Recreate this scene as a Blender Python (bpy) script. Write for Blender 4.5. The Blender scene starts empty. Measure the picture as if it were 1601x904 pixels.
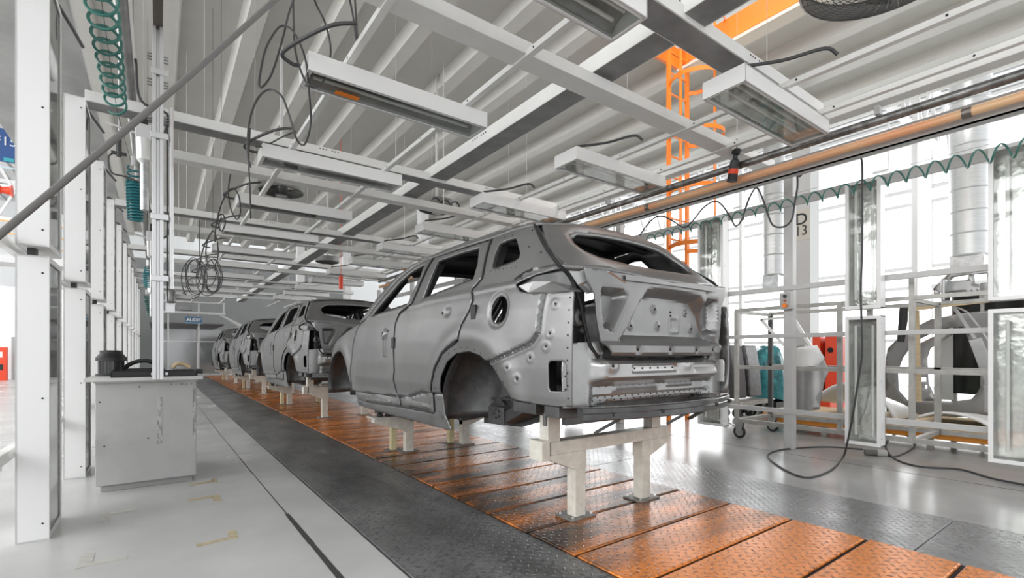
import bpy, bmesh, math, random
import numpy as np
from mathutils import Vector, Matrix
from mathutils.geometry import delaunay_2d_cdt

random.seed(7)
PI = math.pi
SC = bpy.context.scene
COL = SC.collection

# ------------------------------------------------------------------ camera, world, exposure
F_PX, HOR, CX0, CAMH, YAW = 757.0, 552.0, 800.5, 1.2, math.radians(36.18)
SN, CS = math.sin(YAW), math.cos(YAW)
cam_data = bpy.data.cameras.new('camera')
cam = bpy.data.objects.new('camera', cam_data)
COL.objects.link(cam)
cam.location = (0, 0, CAMH)
cam.rotation_euler = (math.radians(90), 0, -YAW)
cam_data.sensor_width = 36.0
cam_data.lens = F_PX / 1601 * 36.0
cam_data.shift_y = (HOR - 452) / 1601
cam_data.clip_start = 0.05
cam_data.clip_end = 200
SC.camera = cam

SC.view_settings.view_transform = 'Standard'
SC.view_settings.look = 'None'
SC.view_settings.gamma = 1
SC.view_settings.use_curve_mapping = False
SC.view_settings.exposure = 0.38

world = bpy.data.worlds.new('daylight')
SC.world = world
world.use_nodes = True
world.node_tree.nodes['Background'].inputs[0].default_value = (0.95, 0.97, 1.0, 1)
world.node_tree.nodes['Background'].inputs[1].default_value = 1.0


def area_light(name, loc, rot, sx, sy, power, col=(1, 1, 1)):
    l = bpy.data.lights.new(name, 'AREA')
    l.shape = 'RECTANGLE'
    l.size, l.size_y, l.energy, l.color = sx, sy, power, col
    o = bpy.data.objects.new(name, l)
    o.location, o.rotation_euler = loc, rot
    COL.objects.link(o)
    return o


# daylight coming through the two glazed long sides of the hall and the roof lights
area_light('daylight_right', (20.5, 4, 5), (0, math.radians(80), 0), 7, 44, 1150)
area_light('daylight_left', (-10.5, 9, 5.5), (0, math.radians(-78), 0), 6, 44, 1700)
area_light('roof_light', (6.7, 2.8, 9.3), (0, 0, 0), 4, 5, 200)

# ------------------------------------------------------------------ materials
MATS = {}


def nt_new(name):
    m = bpy.data.materials.new(name)
    m.use_nodes = True
    t = m.node_tree
    return m, t, t.nodes['Principled BSDF']


def nd(t, typ, **k):
    n = t.nodes.new(typ)
    for a, b in k.items():
        setattr(n, a, b)
    return n


def mat(name, col, rough=0.5, metal=0.0, noise=0.0, nscale=6.0, bump=0.0, bscale=60.0, col2=None, lo=0.4, hi=0.65, stretch=None, alpha=1.0, spec=None):
    if name in MATS:
        return MATS[name]
    m, t, b = nt_new(name)
    b.inputs['Base Color'].default_value = (*col, 1)
    b.inputs['Roughness'].default_value = rough
    b.inputs['Metallic'].default_value = metal
    if spec is not None:
        b.inputs['Specular IOR Level'].default_value = spec
    if noise > 0 or col2:
        tc = nd(t, 'ShaderNodeTexCoord')
        mp = nd(t, 'ShaderNodeMapping')
        if stretch:
            mp.inputs['Scale'].default_value = stretch
        t.links.new(tc.outputs['Object'], mp.inputs[0])
        n = nd(t, 'ShaderNodeTexNoise')
        n.inputs['Scale'].default_value = nscale
        n.inputs['Detail'].default_value = 6
        n.inputs['Roughness'].default_value = 0.6
        t.links.new(mp.outputs[0], n.inputs['Vector'])
        r = nd(t, 'ShaderNodeValToRGB')
        c2 = col2 if col2 else tuple(max(0, c * (1 - noise)) for c in col)
        r.color_ramp.elements[0].position, r.color_ramp.elements[0].color = lo, (*c2, 1)
        r.color_ramp.elements[1].position, r.color_ramp.elements[1].color = hi, (*col, 1)
        t.links.new(n.outputs['Fac'], r.inputs[0])
        t.links.new(r.outputs[0], b.inputs['Base Color'])
    if bump > 0:
        tc2 = nd(t, 'ShaderNodeTexCoord')
        n2 = nd(t, 'ShaderNodeTexNoise')
        n2.inputs['Scale'].default_value = bscale
        t.links.new(tc2.outputs['Object'], n2.inputs['Vector'])
        bp = nd(t, 'ShaderNodeBump')
        bp.inputs['Strength'].default_value = bump
        bp.inputs['Distance'].default_value = 0.01
        t.links.new(n2.outputs['Fac'], bp.inputs['Height'])
        t.links.new(bp.outputs[0], b.inputs['Normal'])
    MATS[name] = m
    return m


def emis(name, col, strength):
    m, t, b = nt_new(name)
    b.inputs['Base Color'].default_value = (*col, 1)
    b.inputs['Emission Color'].default_value = (*col, 1)
    b.inputs['Emission Strength'].default_value = strength
    return m


def glass(name, tint=(1, 1, 1), rough=0.02, mix=0.22):
    """clear sheet: mostly see-through with a glossy reflection"""
    m = bpy.data.materials.new(name)
    m.use_nodes = True
    t = m.node_tree
    t.nodes.clear()
    o = nd(t, 'ShaderNodeOutputMaterial')
    tr = nd(t, 'ShaderNodeBsdfTransparent')
    tr.inputs[0].default_value = (*tint, 1)
    gl = nd(t, 'ShaderNodeBsdfGlossy')
    gl.inputs['Roughness'].default_value = rough
    lw = nd(t, 'ShaderNodeLayerWeight')
    lw.inputs[0].default_value = 0.5
    fr = nd(t, 'ShaderNodeMath', operation='POWER')
    t.links.new(lw.outputs['Facing'], fr.inputs[0])
    fr.inputs[1].default_value = 5.0
    ad = nd(t, 'ShaderNodeMath', operation='ADD')
    ad.inputs[1].default_value = mix
    ad.use_clamp = True
    t.links.new(fr.outputs[0], ad.inputs[0])
    mx = nd(t, 'ShaderNodeMixShader')
    t.links.new(ad.outputs[0], mx.inputs[0])
    t.links.new(tr.outputs[0], mx.inputs[1])
    t.links.new(gl.outputs[0], mx.inputs[2])
    t.links.new(mx.outputs[0], o.inputs[0])
    return m


def checker_plate(name, base, base2, rough, metal, grime=None, nscale=1.2, pitch=0.04, strength=0.5, lo=0.42, hi=0.6, rlo=None, dirt=None):
    """raised tear-drop pattern of tread plate: bars turned a quarter from cell to cell"""
    m, t, b = nt_new(name)
    L = t.links.new
    tc = nd(t, 'ShaderNodeNewGeometry')
    mp = nd(t, 'ShaderNodeMapping')
    mp.inputs['Rotation'].default_value = (0, 0, math.radians(45))
    mp.inputs['Scale'].default_value = (1 / pitch,) * 3
    L(tc.outputs['Position'], mp.inputs[0])
    sx = nd(t, 'ShaderNodeSeparateXYZ')
    L(mp.outputs[0], sx.inputs[0])

    def M(op, a, bb=None, c=None):
        n = nd(t, 'ShaderNodeMath', operation=op)
        for i, v in enumerate((a, bb, c)):
            if v is None:
                continue
            if isinstance(v, (int, float)):
                n.inputs[i].default_value = v
            else:
                L(v, n.inputs[i])
        return n.outputs[0]
    fx, fy = M('SUBTRACT', M('FRACT', sx.outputs[0]), 0.5), M('SUBTRACT', M('FRACT', sx.outputs[1]), 0.5)
    par = M('FLOORED_MODULO', M('ADD', M('FLOOR', sx.outputs[0]), M('FLOOR', sx.outputs[1])), 2.0)
    d1 = M('ADD', M('POWER', M('MULTIPLY', M('ABSOLUTE', fx), 1.15), 2.0), M('POWER', M('MULTIPLY', M('ABSOLUTE', fy), 3.6), 2.0))
    d2 = M('ADD', M('POWER', M('MULTIPLY', M('ABSOLUTE', fx), 3.6), 2.0), M('POWER', M('MULTIPLY', M('ABSOLUTE', fy), 1.15), 2.0))
    d = M('ADD', M('MULTIPLY', d1, par), M('MULTIPLY', d2, M('SUBTRACT', 1.0, par)))
    h = M('SUBTRACT', 1.0, M('MULTIPLY', d, 4.0))
    h = M('MAXIMUM', h, 0.0)
    bp = nd(t, 'ShaderNodeBump')
    bp.inputs['Strength'].default_value = strength
    bp.inputs['Distance'].default_value = 0.004
    L(h, bp.inputs['Height'])
    L(bp.outputs[0], b.inputs['Normal'])
    n = nd(t, 'ShaderNodeTexNoise')
    n.inputs['Scale'].default_value = nscale
    n.inputs['Detail'].default_value = 8
    n.inputs['Roughness'].default_value = 0.65
    st_ = nd(t, 'ShaderNodeMapping')
    st_.inputs['Scale'].default_value = (0.55, 2.0, 1) if dirt else (1.6, .8, 1)
    L(tc.outputs['Position'], st_.inputs[0])
    L(st_.outputs[0], n.inputs['Vector'])
    r = nd(t, 'ShaderNodeValToRGB')
    e = r.color_ramp.elements
    e[0].position, e[0].color = lo, (*base2, 1)
    e[1].position, e[1].color = hi, (*base, 1)
    fac = n.outputs['Fac']
    if dirt:
        # how clean the slats are along the line: oil and dirt gathered under the bodies
        wp = nd(t, 'ShaderNodeSeparateXYZ')
        L(tc.outputs['Position'], wp.inputs[0])
        yr = nd(t, 'ShaderNodeMapRange')
        yr.inputs[1].default_value, yr.inputs[2].default_value = 0, 30
        L(wp.outputs[1], yr.inputs[0])
        cr_ = nd(t, 'ShaderNodeValToRGB')
        ee = cr_.color_ramp.elements
        ee[0].position, ee[0].color = dirt[0][0] / 30, (dirt[0][1],) * 3 + (1,)
        ee[1].position, ee[1].color = dirt[-1][0] / 30, (dirt[-1][1],) * 3 + (1,)
        for (yy, vv) in dirt[1:-1]:
            q = ee.new(yy / 30)
            q.color = (vv, vv, vv, 1)
        L(yr.outputs[0], cr_.inputs[0])
        fac = M('ADD', fac, M('SUBTRACT', cr_.outputs[0], 0.5))
    L(fac, r.inputs[0])
    outc = r.outputs[0]
    # paint worn and dark along the raised bars
    wr = nd(t, 'ShaderNodeMapRange')
    wr.inputs[1].default_value, wr.inputs[2].default_value = 0.15, 0.6
    L(h, wr.inputs[0])
    mw = nd(t, 'ShaderNodeMix', data_type='RGBA')
    L(M('MULTIPLY', wr.outputs[0], 0.42), mw.inputs['Factor'])
    L(outc, mw.inputs['A'])
    mw.inputs['B'].default_value = (*base2, 1)
    outc = mw.outputs['Result']
    if grime:
        # wear speckle: fine dark dirt that sits between the raised bars
        n2 = nd(t, 'ShaderNodeTexNoise')
        n2.inputs['Scale'].default_value = 38
        n2.inputs['Detail'].default_value = 4
        L(tc.outputs['Position'], n2.inputs['Vector'])
        mr = nd(t, 'ShaderNodeMapRange')
        mr.inputs[1].default_value, mr.inputs[2].default_value = 0.5, 0.72
        L(n2.outputs['Fac'], mr.inputs[0])
        mx = nd(t, 'ShaderNodeMix', data_type='RGBA')
        L(M('MULTIPLY', mr.outputs[0], 0.75), mx.inputs['Factor'])
        L(outc, mx.inputs['A'])
        mx.inputs['B'].default_value = (*grime, 1)
        outc = mx.outputs['Result']
    L(outc, b.inputs['Base Color'])
    b.inputs['Metallic'].default_value = metal
    if rlo is None:
        b.inputs['Roughness'].default_value = rough
    else:
        rr = nd(t, 'ShaderNodeMapRange')
        rr.inputs[1].default_value, rr.inputs[2].default_value = lo, hi
        rr.inputs[3].default_value, rr.inputs[4].default_value = rough, rlo
        L(n.outputs['Fac'], rr.inputs[0])
        L(rr.outputs[0], b.inputs['Roughness'])
    MATS[name] = m
    return m


WHITE = mat('white_paint', (0.80, 0.80, 0.78), 0.42, noise=0.06, nscale=3)
WHITE2 = mat('white_enamel', (0.84, 0.84, 0.83), 0.35)
OFFWHITE = mat('stand_paint', (0.72, 0.69, 0.61), 0.45, noise=0.18, nscale=14)
RAILGREY = mat('rail_grey', (0.56, 0.56, 0.55), 0.45, noise=0.08, nscale=5)
DUCTGREY = mat('duct_grey', (0.30, 0.30, 0.30), 0.45, 0.4, noise=0.25, nscale=4)
GALV = mat('galvanised', (0.52, 0.53, 0.53), 0.35, 0.75, noise=0.3, nscale=9)
ALU = mat('aluminium', (0.72, 0.72, 0.72), 0.32, 0.7)
DECK = mat('deck_paint', (0.66, 0.645, 0.605), 0.5, noise=0.05, nscale=1.5)
CREAM = mat('cream_steel', (0.76, 0.70, 0.60), 0.5)
ORANGE = mat('orange_paint', (0.90, 0.24, 0.02), 0.45)
COPPER = mat('peach_pipe', (0.88, 0.42, 0.22), 0.38, 0.1, col2=(0.80, 0.52, 0.30), nscale=1.2, lo=0.4, hi=0.6)
PIPEGREY = mat('steel_pipe', (0.34, 0.34, 0.33), 0.35, 0.7, noise=0.55, nscale=12)
BLACK = mat('black_plastic', (0.015, 0.015, 0.016), 0.45)
CABLE = mat('cable_rubber', (0.05, 0.05, 0.05), 0.5)
CABLEG = mat('cable_grey', (0.13, 0.125, 0.12), 0.5)
GREENH = mat('green_hose', (0.035, 0.16, 0.13), 0.35)
TEALH = mat('teal_hose', (0.02, 0.17, 0.19), 0.35)
RED = mat('red_paint', (0.85, 0.07, 0.02), 0.4)
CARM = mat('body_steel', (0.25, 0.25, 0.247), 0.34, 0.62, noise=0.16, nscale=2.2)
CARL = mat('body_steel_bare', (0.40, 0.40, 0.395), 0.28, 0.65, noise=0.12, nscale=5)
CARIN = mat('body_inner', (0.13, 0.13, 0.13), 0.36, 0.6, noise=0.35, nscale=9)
CARDK = mat('cabin_shade', (0.030, 0.030, 0.031), 0.6)  # inner steel coloured near black to stand for the shade in the cabin
SEAL = mat('gap_black', (0.012, 0.012, 0.012), 0.7)
REFL = mat('reflector', (0.78, 0.78, 0.76), 0.20, 0.72, noise=0.35, nscale=5, bump=0.7, bscale=9)
TUBE = mat('lamp_tube', (0.82, 0.82, 0.80), 0.25)
CABM = mat('cabinet_grey', (0.47, 0.47, 0.46), 0.45, noise=0.07, nscale=5)
CLEAR = glass('clear_cover', (0.96, 0.97, 0.96), 0.04, 0.06)
POLY = glass('plastic_film', (0.88, 0.88, 0.88), 0.12, 0.22)


# ------------------------------------------------------------------ helpers
WL = {}


class MB:
    def __init__(s):
        s.v, s.f, s.mi, s.m = [], [], [], 0

    def add(s, vs, fs):
        o = len(s.v)
        s.v += [tuple(v) for v in vs]
        s.f += [tuple(i + o for i in f) for f in fs]
        s.mi += [s.m] * len(fs)
        return s

    def box(s, x0, y0, z0, x1, y1, z1):
        x0, x1 = sorted((x0, x1)); y0, y1 = sorted((y0, y1)); z0, z1 = sorted((z0, z1))
        vs = [(x0, y0, z0), (x1, y0, z0), (x1, y1, z0), (x0, y1, z0), (x0, y0, z1), (x1, y0, z1), (x1, y1, z1), (x0, y1, z1)]
        return s.add(vs, [(3, 2, 1, 0), (4, 5, 6, 7), (0, 1, 5, 4), (1, 2, 6, 5), (2, 3, 7, 6), (3, 0, 4, 7)])

    def bar(s, p, q, w, h, up=(0, 0, 1)):
        p, q = Vector(p), Vector(q)
        d = (q - p).normalized()
        u = Vector(up)
        if abs(d.dot(u)) > 0.98:
            u = Vector((0, 1, 0))
        r = d.cross(u).normalized() * (w / 2)
        u = r.cross(d).normalized() * (h / 2)
        vs = []
        for c in (p, q):
            vs += [c - r - u, c + r - u, c + r + u, c - r + u]
        return s.add(vs, [(3, 2, 1, 0), (4, 5, 6, 7), (0, 1, 5, 4), (1, 2, 6, 5), (2, 3, 7, 6), (3, 0, 4, 7)])

    def prism(s, poly, axis, a, b):
        """poly in the plane across axis, pushed from a to b"""
        def P(u, v, w):
            return {'x': (w, u, v), 'y': (u, w, v), 'z': (u, v, w)}[axis]
        n = len(poly)
        vs = [P(u, v, a) for u, v in poly] + [P(u, v, b) for u, v in poly]
        fs = [tuple(range(n))[::-1], tuple(range(n, 2 * n))]
        fs += [(i, (i + 1) % n, n + (i + 1) % n, n + i) for i in range(n)]
        return s.add(vs, fs)

    def tube(s, pts, r, n=8, cap=True):
        pts = [Vector(p) for p in pts]
        rs = r if isinstance(r, (list, tuple)) else [r] * len(pts)
        m = len(pts)
        tan = []
        for i in range(m):
            d = pts[min(i + 1, m - 1)] - pts[max(i - 1, 0)]
            tan.append(d.normalized() if d.length > 1e-9 else Vector((0, 0, 1)))
        u = tan[0].orthogonal().normalized()
        vs = []
        for i in range(m):
            u = (u - tan[i] * u.dot(tan[i]))
            u = u.normalized() if u.length > 1e-6 else tan[i].orthogonal().normalized()
            w = tan[i].cross(u)
            for k in range(n):
                a = 2 * PI * k / n
                vs.append(pts[i] + (u * math.cos(a) + w * math.sin(a)) * rs[i])
        fs = []
        for i in range(m - 1):
            for k in range(n):
                k2 = (k + 1) % n
                fs.append((i * n + k, i * n + k2, (i + 1) * n + k2, (i + 1) * n + k))
        if cap:
            fs.append(tuple(range(n))[::-1])
            fs.append(tuple((m - 1) * n + k for k in range(n)))
        return s.add(vs, fs)

    def cyl(s, p, q, r, n=16):
        return s.tube([p, q], r, n)

    def lathe(s, prof, c, n=24, axis='z', cap=True):
        vs, fs = [], []
        for r, z in prof:
            for k in range(n):
                a = 2 * PI * k / n
                q = (r * math.cos(a), r * math.sin(a), z)
                if axis == 'x':
                    q = (q[2], q[0], q[1])
                if axis == 'y':
                    q = (q[0], q[2], q[1])
                vs.append((c[0] + q[0], c[1] + q[1], c[2] + q[2]))
        for i in range(len(prof) - 1):
            for k in range(n):
                k2 = (k + 1) % n
                fs.append((i * n + k, i * n + k2, (i + 1) * n + k2, (i + 1) * n + k))
        if cap:
            fs.append(tuple(range(n))[::-1])
            fs.append(tuple((len(prof) - 1) * n + k for k in range(n)))
        return s.add(vs, fs)

    def ring(s, c, R, r, axis='z', n=28, k=6, a0=0, a1=2 * PI):
        pts = []
        for i in range(n + 1):
            a = a0 + (a1 - a0) * i / n
            q = (R * math.cos(a), R * math.sin(a), 0)
            if axis == 'x':
                q = (0, q[0], q[1])
            if axis == 'y':
                q = (q[0], 0, q[1])
            pts.append((c[0] + q[0], c[1] + q[1], c[2] + q[2]))
        return s.tube(pts, r, k, cap=False)

    def build(s, name, m, parent=None, org=(0, 0, 0), smooth=False, bevel=0.0, angle=35, solid=0.0):
        if parent is not None:
            org = WL[parent.name]
        me = bpy.data.meshes.new(name)
        ox, oy, oz = org
        me.from_pydata([(a - ox, b - oy, c - oz) for a, b, c in s.v], [], s.f)
        ms = m if isinstance(m, (list, tuple)) else [m]
        for q in ms:
            me.materials.append(q)
        if len(ms) > 1:
            me.polygons.foreach_set('material_index', s.mi)
        bm = bmesh.new()
        bm.from_mesh(me)
        bmesh.ops.recalc_face_normals(bm, faces=bm.faces)
        bm.to_mesh(me)
        bm.free()
        if smooth:
            me.polygons.foreach_set('use_smooth', [True] * len(me.polygons))
            me.set_sharp_from_angle(angle=math.radians(angle))
        me.update()
        o = bpy.data.objects.new(name, me)
        COL.objects.link(o)
        if parent is not None:
            o.parent = parent
            WL[o.name] = org
        else:
            o.location = org
            WL[o.name] = org
        if bevel > 0:
            bv = o.modifiers.new('bevel', 'BEVEL')
            bv.width, bv.segments, bv.limit_method = bevel, 2, 'ANGLE'
        if solid:
            sd = o.modifiers.new('thickness', 'SOLIDIFY')
            sd.thickness, sd.offset = solid, -1
        return o


def tag(o, label, cat, group=None, kind=None):
    if label:
        o['label'] = label
    if cat:
        o['category'] = cat
    if group:
        o['group'] = group
    if kind:
        o['kind'] = kind
    return o


def thing(name, label, cat, loc, group=None):
    o = bpy.data.objects.new(name, None)
    o.location = loc
    o.empty_display_size = 0.1
    COL.objects.link(o)
    WL[o.name] = tuple(loc)
    return tag(o, label, cat, group)


def struct(name, mb, m, **k):
    o = mb.build(name, m, **k)
    o['kind'] = 'structure'
    return o


def dup(root, loc, label=None, group=None):
    """copy of a thing with copies of its parts and sub-parts"""
    r = root.copy()
    COL.objects.link(r)
    r.location = loc
    WL[r.name] = tuple(loc)
    if label:
        r['label'] = label
    if group:
        r['group'] = group
    for ch in list(root.children):
        c = ch.copy()
        COL.objects.link(c)
        c.parent = r
        for g in list(ch.children):
            d = g.copy()
            COL.objects.link(d)
            d.parent = c
    return r


def at(px, py, X=None, Y=None, Z=None):
    """point of the place seen at a photograph position, on a plane that the thing stands in"""
    r, u = (px - CX0) / F_PX, (HOR - py) / F_PX
    d = (SN + r * CS, CS - r * SN, u)
    t = X / d[0] if X is not None else Y / d[1] if Y is not None else (Z - CAMH) / d[2]
    return Vector((d[0] * t, d[1] * t, CAMH + d[2] * t))


def smooth_path(pts, n=8):
    """Catmull-Rom through the points"""
    P = [Vector(p) for p in pts]
    P = [P[0] * 2 - P[1]] + P + [P[-1] * 2 - P[-2]]
    out = []
    for i in range(1, len(P) - 2):
        a, b, c, d = P[i - 1], P[i], P[i + 1], P[i + 2]
        for k in range(n):
            t = k / n
            out.append(0.5 * ((2 * b) + (c - a) * t + (2 * a - 5 * b + 4 * c - d) * t * t + (3 * b - a - 3 * c + d) * t ** 3))
    out.append(P[-2])
    return out


ORD = ['first', 'second', 'third', 'fourth', 'fifth', 'sixth', 'seventh', 'eighth', 'ninth', 'tenth', 'eleventh', 'twelfth', 'thirteenth', 'fourteenth', 'fifteenth']


# ------------------------------------------------------------------ structure
m, t, b = nt_new('floor_epoxy')
tc = nd(t, 'ShaderNodeTexCoord')
n = nd(t, 'ShaderNodeTexNoise'); n.inputs['Scale'].default_value = 0.9; n.inputs['Detail'].default_value = 7
t.links.new(tc.outputs['Object'], n.inputs['Vector'])
r = nd(t, 'ShaderNodeValToRGB')
r.color_ramp.elements[0].position, r.color_ramp.elements[0].color = 0.35, (0.50, 0.50, 0.49, 1)
r.color_ramp.elements[1].position, r.color_ramp.elements[1].color = 0.7, (0.64, 0.64, 0.63, 1)
t.links.new(n.outputs['Fac'], r.inputs[0])
t.links.new(r.outputs[0], b.inputs['Base Color'])
mr = nd(t, 'ShaderNodeMapRange')
mr.inputs[3].default_value, mr.inputs[4].default_value = 0.16, 0.34
t.links.new(n.outputs['Fac'], mr.inputs[0])
t.links.new(mr.outputs[0], b.inputs['Roughness'])
FLOORM = m
struct('floor', MB().box(-14, -6, -0.1, 4.575, 42, 0), FLOORM)
struct('floor_right', MB().box(4.575, -6, -0.1, 24, 42, 0), mat('floor_grey', (0.46, 0.46, 0.455), 0.19, noise=0.22, nscale=0.8, spec=0.32))

HALLW = mat('hall_cladding', (0.86, 0.87, 0.87), 0.6)
HALLR = emis('glowing_cladding', (0.90, 0.91, 0.91), 0.62)  # glow added to brighten the right wall, the cladding is no light source
GREYW = mat('end_wall_grey', (0.20, 0.205, 0.205), 0.6, noise=0.1, nscale=1)
WINM = emis('daylight_pane', (0.97, 0.985, 1.0), 2.0)
WINM2 = emis('daylight_pane_soft', (0.97, 0.98, 1.0), 0.9)
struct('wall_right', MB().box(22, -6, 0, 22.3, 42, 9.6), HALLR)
struct('wall_left', MB().box(-12.3, -6, 0, -12, 42, 9.6), HALLW)
struct('wall_back', MB().box(-12, 38, 0, 22, 38.3, 9.6), HALLW)
# long bands of frosted windows: frame and panes
k = 1
for (z0, z1) in ((1.6, 3.6), (4.2, 6.6), (7.0, 8.8)):
    for (y0, y1) in ((-5, 5), (5.6, 15.6), (16.2, 26.2), (26.8, 36.8)):
        fr = MB().box(21.9, y0, z0, 22.0, y1, z0 + 0.12).box(21.9, y0, z1 - 0.12, 22.0, y1, z1)
        for i in range(5):
            yy = y0 + (y1 - y0) * i / 4
            fr.box(21.95, yy - 0.04, z0, 22.0, yy + 0.04, z1)
        o = struct('window_%d' % k, fr, WHITE2)
        MB().box(21.93, y0 + 0.02, z0 + 0.02, 21.97, y1 - 0.02, z1 - 0.02).build('window_pane', WINM, parent=o)
        k += 1
for (y0, y1) in ((-5, 8), (8.6, 21.6), (22.2, 36)):
    fr = MB().box(-12, y0, 3.0, -11.9, y1, 3.12).box(-12, y0, 7.9, -11.9, y1, 8.0)
    for i in range(6):
        yy = y0 + (y1 - y0) * i / 5
        fr.box(-12, yy - 0.05, 3, -11.9, yy + 0.05, 8)
    o = struct('window_%d' % k, fr, WHITE2)
    MB().box(-11.97, y0 + 0.02, 3.02, -11.93, y1 - 0.02, 7.98).build('window_pane', WINM, parent=o)
    k += 1
# hall roof
rf = MB()
for i in range(76):
    x = -12 + i * 0.45
    rf.box(x, -6, 9.6, x + 0.3, 42, 9.75).box(x + 0.3, -6, 9.66, x + 0.45, 42, 9.8)
struct('ceiling_hall', rf, mat('roof_sheet', (0.62, 0.62, 0.62), 0.55))
for i, yy in enumerate((1, 9, 17, 25, 33)):
    MB().box(2.6, yy, 9.57, 8.6, yy + 3.5, 9.6).build('window_%d' % k, WINM)['kind'] = 'structure'
    k += 1

# mezzanine deck over the line: trapezoid sheet running with the line, opening for the ladder


DZ, DK = 6.35, 1.2


def deck_profile(x0, x1):
    per, pts, x = 0.92 * DK, [], x0
    prof = ((0.0, DZ), (0.20 * DK, DZ), (0.25 * DK, DZ + .2), (0.87 * DK, DZ + .2), (per, DZ))
    i = math.floor(x0 / per) - 1
    while i * per < x1:
        for dx, z in prof[:-1]:
            xx = i * per + dx
            if x0 < xx < x1:
                pts.append((xx, z))
        i += 1

    def zz(x):
        f = x - math.floor(x / per) * per
        return float(np.interp(f, [p[0] for p in prof], [p[1] for p in prof]))
    return [(x0, zz(x0))] + pts + [(x1, zz(x1))]


dk = MB()
for (x0, x1, y0, y1) in ((-1.15, 5.7, -5, 27), (5.7, 7.73, 5.36, 27), (5.7, 7.73, -5, 0.3), (7.73, 12.8, -5, 27)):
    pr_ = deck_profile(x0, x1)
    n_ = len(pr_)
    vs = [(x, y0, z) for x, z in pr_] + [(x, y1, z) for x, z in pr_]
    dk.add(vs, [(i, i + 1, n_ + i + 1, n_ + i) for i in range(n_ - 1)])
    dk.box(x0, y0, DZ + .36, x1, y1, DZ + .46)
struct('ceiling', dk, DECK)

# ------------------------------------------------------------------ car bodies
XC, YR = 2.82, 2.12          # middle of the line, rear plane of the nearest body
ZS = [.50, .58, .70, .82, .93, 1.1, 1.3, 1.48, 1.60, 1.68, 1.80, 1.92, 2.03, 2.10, 2.15, 2.19, 2.22]
HS = [.855, .87, .885, .893, .915, .922, .918, .905, .885, .868, .825, .782, .735, .695, .66, .615, .55]


def sstep(a, b, x):
    t = min(1, max(0, (x - a) / (b - a)))
    return t * t * (3 - 2 * t)


def seg_d(p, a, b):
    vx, vy = b[0] - a[0], b[1] - a[1]
    t = ((p[0] - a[0]) * vx + (p[1] - a[1]) * vy) / (vx * vx + vy * vy + 1e-12)
    t = min(1, max(0, t))
    return math.hypot(p[0] - a[0] - t * vx, p[1] - a[1] - t * vy)


def line_d(p, pl):
    return min(seg_d(p, pl[i], pl[i + 1]) for i in range(len(pl) - 1))


def inside(p, poly):
    c = False
    x, y = p
    j = len(poly) - 1
    for i in range(len(poly)):
        xi, yi = poly[i]; xj, yj = poly[j]
        if (yi > y) != (yj > y) and x < (xj - xi) * (y - yi) / (yj - yi) + xi:
            c = not c
        j = i
    return c


def sdist(p, poly):
    d = line_d(p, list(poly) + [poly[0]])
    return -d if inside(p, poly) else d


QSEAM = [(2.335, 1.60), (2.355, 1.42), (2.36, 1.33), (2.42, 1.27), (2.52, 1.24), (2.81, 1.15)]
DOORLOW = [(5.86, .735), (4.62, .77), (4.30, .79), (4.05, .845), (3.70, .865)]


QLOW = QSEAM + [(3.2, 1.13), (3.2, .5), (1.9, .5), (1.9, 1.60)]


def half_w(y, z):
    """half width of the body side at length y (place coordinates of the nearest car) and height z"""
    h = float(np.interp(z, ZS, HS))
    # plan taper to the nose and to the tail
    if y > 5.0:
        h -= 0.20 * ((y - 5.0) / 2.4) ** 2.2
    if y < 2.7 and z < 1.75:
        h -= 0.05 * ((2.7 - y) / 0.6) ** 2
    if z > 1.7:
        h -= 0.02 * sstep(3.4, 2.6, y)
    # flares over the two wheel arches
    for cy, R in ((3.17, .56), (6.58, .52)):
        d = math.hypot(y - cy, (z - 0.72))
        h += 0.022 * math.exp(-((d - R - .06) / .10) ** 2) * (1 if z < 1.5 else 0.3)
    # shoulder crease
    zb = 1.655 + (0.012 if y < 4 else -0.03 * (y - 4))
    h += 0.010 * math.exp(-((z - zb) / 0.016) ** 2) + 0.008 * sstep(zb + .02, zb - .05, z)
    return h


def side_x(y, z):
    h = half_w(y, z)
    p = (y, z)
    if 3.4 < y < 5.95 and z < 0.95:
        zl = float(np.interp(y, [q[0] for q in DOORLOW[::-1]], [q[1] for q in DOORLOW[::-1]]))
        h -= 0.020 * sstep(zl + .004, zl - .012, z) + .010 * math.exp(-((z - zl + .012) / .010) ** 2)
        # pressed border in the low moulding area
        for (a, b_) in (((4.65, .70), (5.55, .655)), ((3.82, .72), (4.45, .715))):
            h += 0.008 * math.exp(-(seg_d(p, a, b_) / 0.012) ** 2)
    if y < 2.95 and z < 1.66:
        sd_ = sdist(p, QLOW)
        h -= 0.018 * sstep(.006, -.006, sd_) + 0.012 * math.exp(-((sd_ + .010) / 0.008) ** 2) - .006 * math.exp(-((sd_ + .032) / 0.010) ** 2)
        for (cy, cz) in ((2.23, 1.50), (2.26, 1.32), (2.29, 1.24), (2.43, 1.17), (2.55, 1.03), (2.64, 1.10)):
            dd = math.hypot(y - cy, z - cz)
            h += 0.004 * math.exp(-((dd - .024) / .009) ** 2)
    # door handle recesses
    for cy, cz in ((3.52, 1.535), (4.83, 1.41)):
        dd = math.hypot((y - cy) / 1.5, (z - cz))
        h -= 0.016 * math.exp(-(dd / .034) ** 4)
    # filler flap rim
    dd = math.hypot(y - 2.78, z - 1.50)
    h -= 0.010 * sstep(.135, .118, dd)
    return h


def densify(poly, step):
    out = []
    n = len(poly)
    for i in range(n):
        a, b_ = poly[i], poly[(i + 1) % n]
        L = math.hypot(b_[0] - a[0], b_[1] - a[1])
        k = max(1, int(L / step))
        out += [(a[0] + (b_[0] - a[0]) * j / k, a[1] + (b_[1] - a[1]) * j / k) for j in range(k)]
    return out


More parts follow.
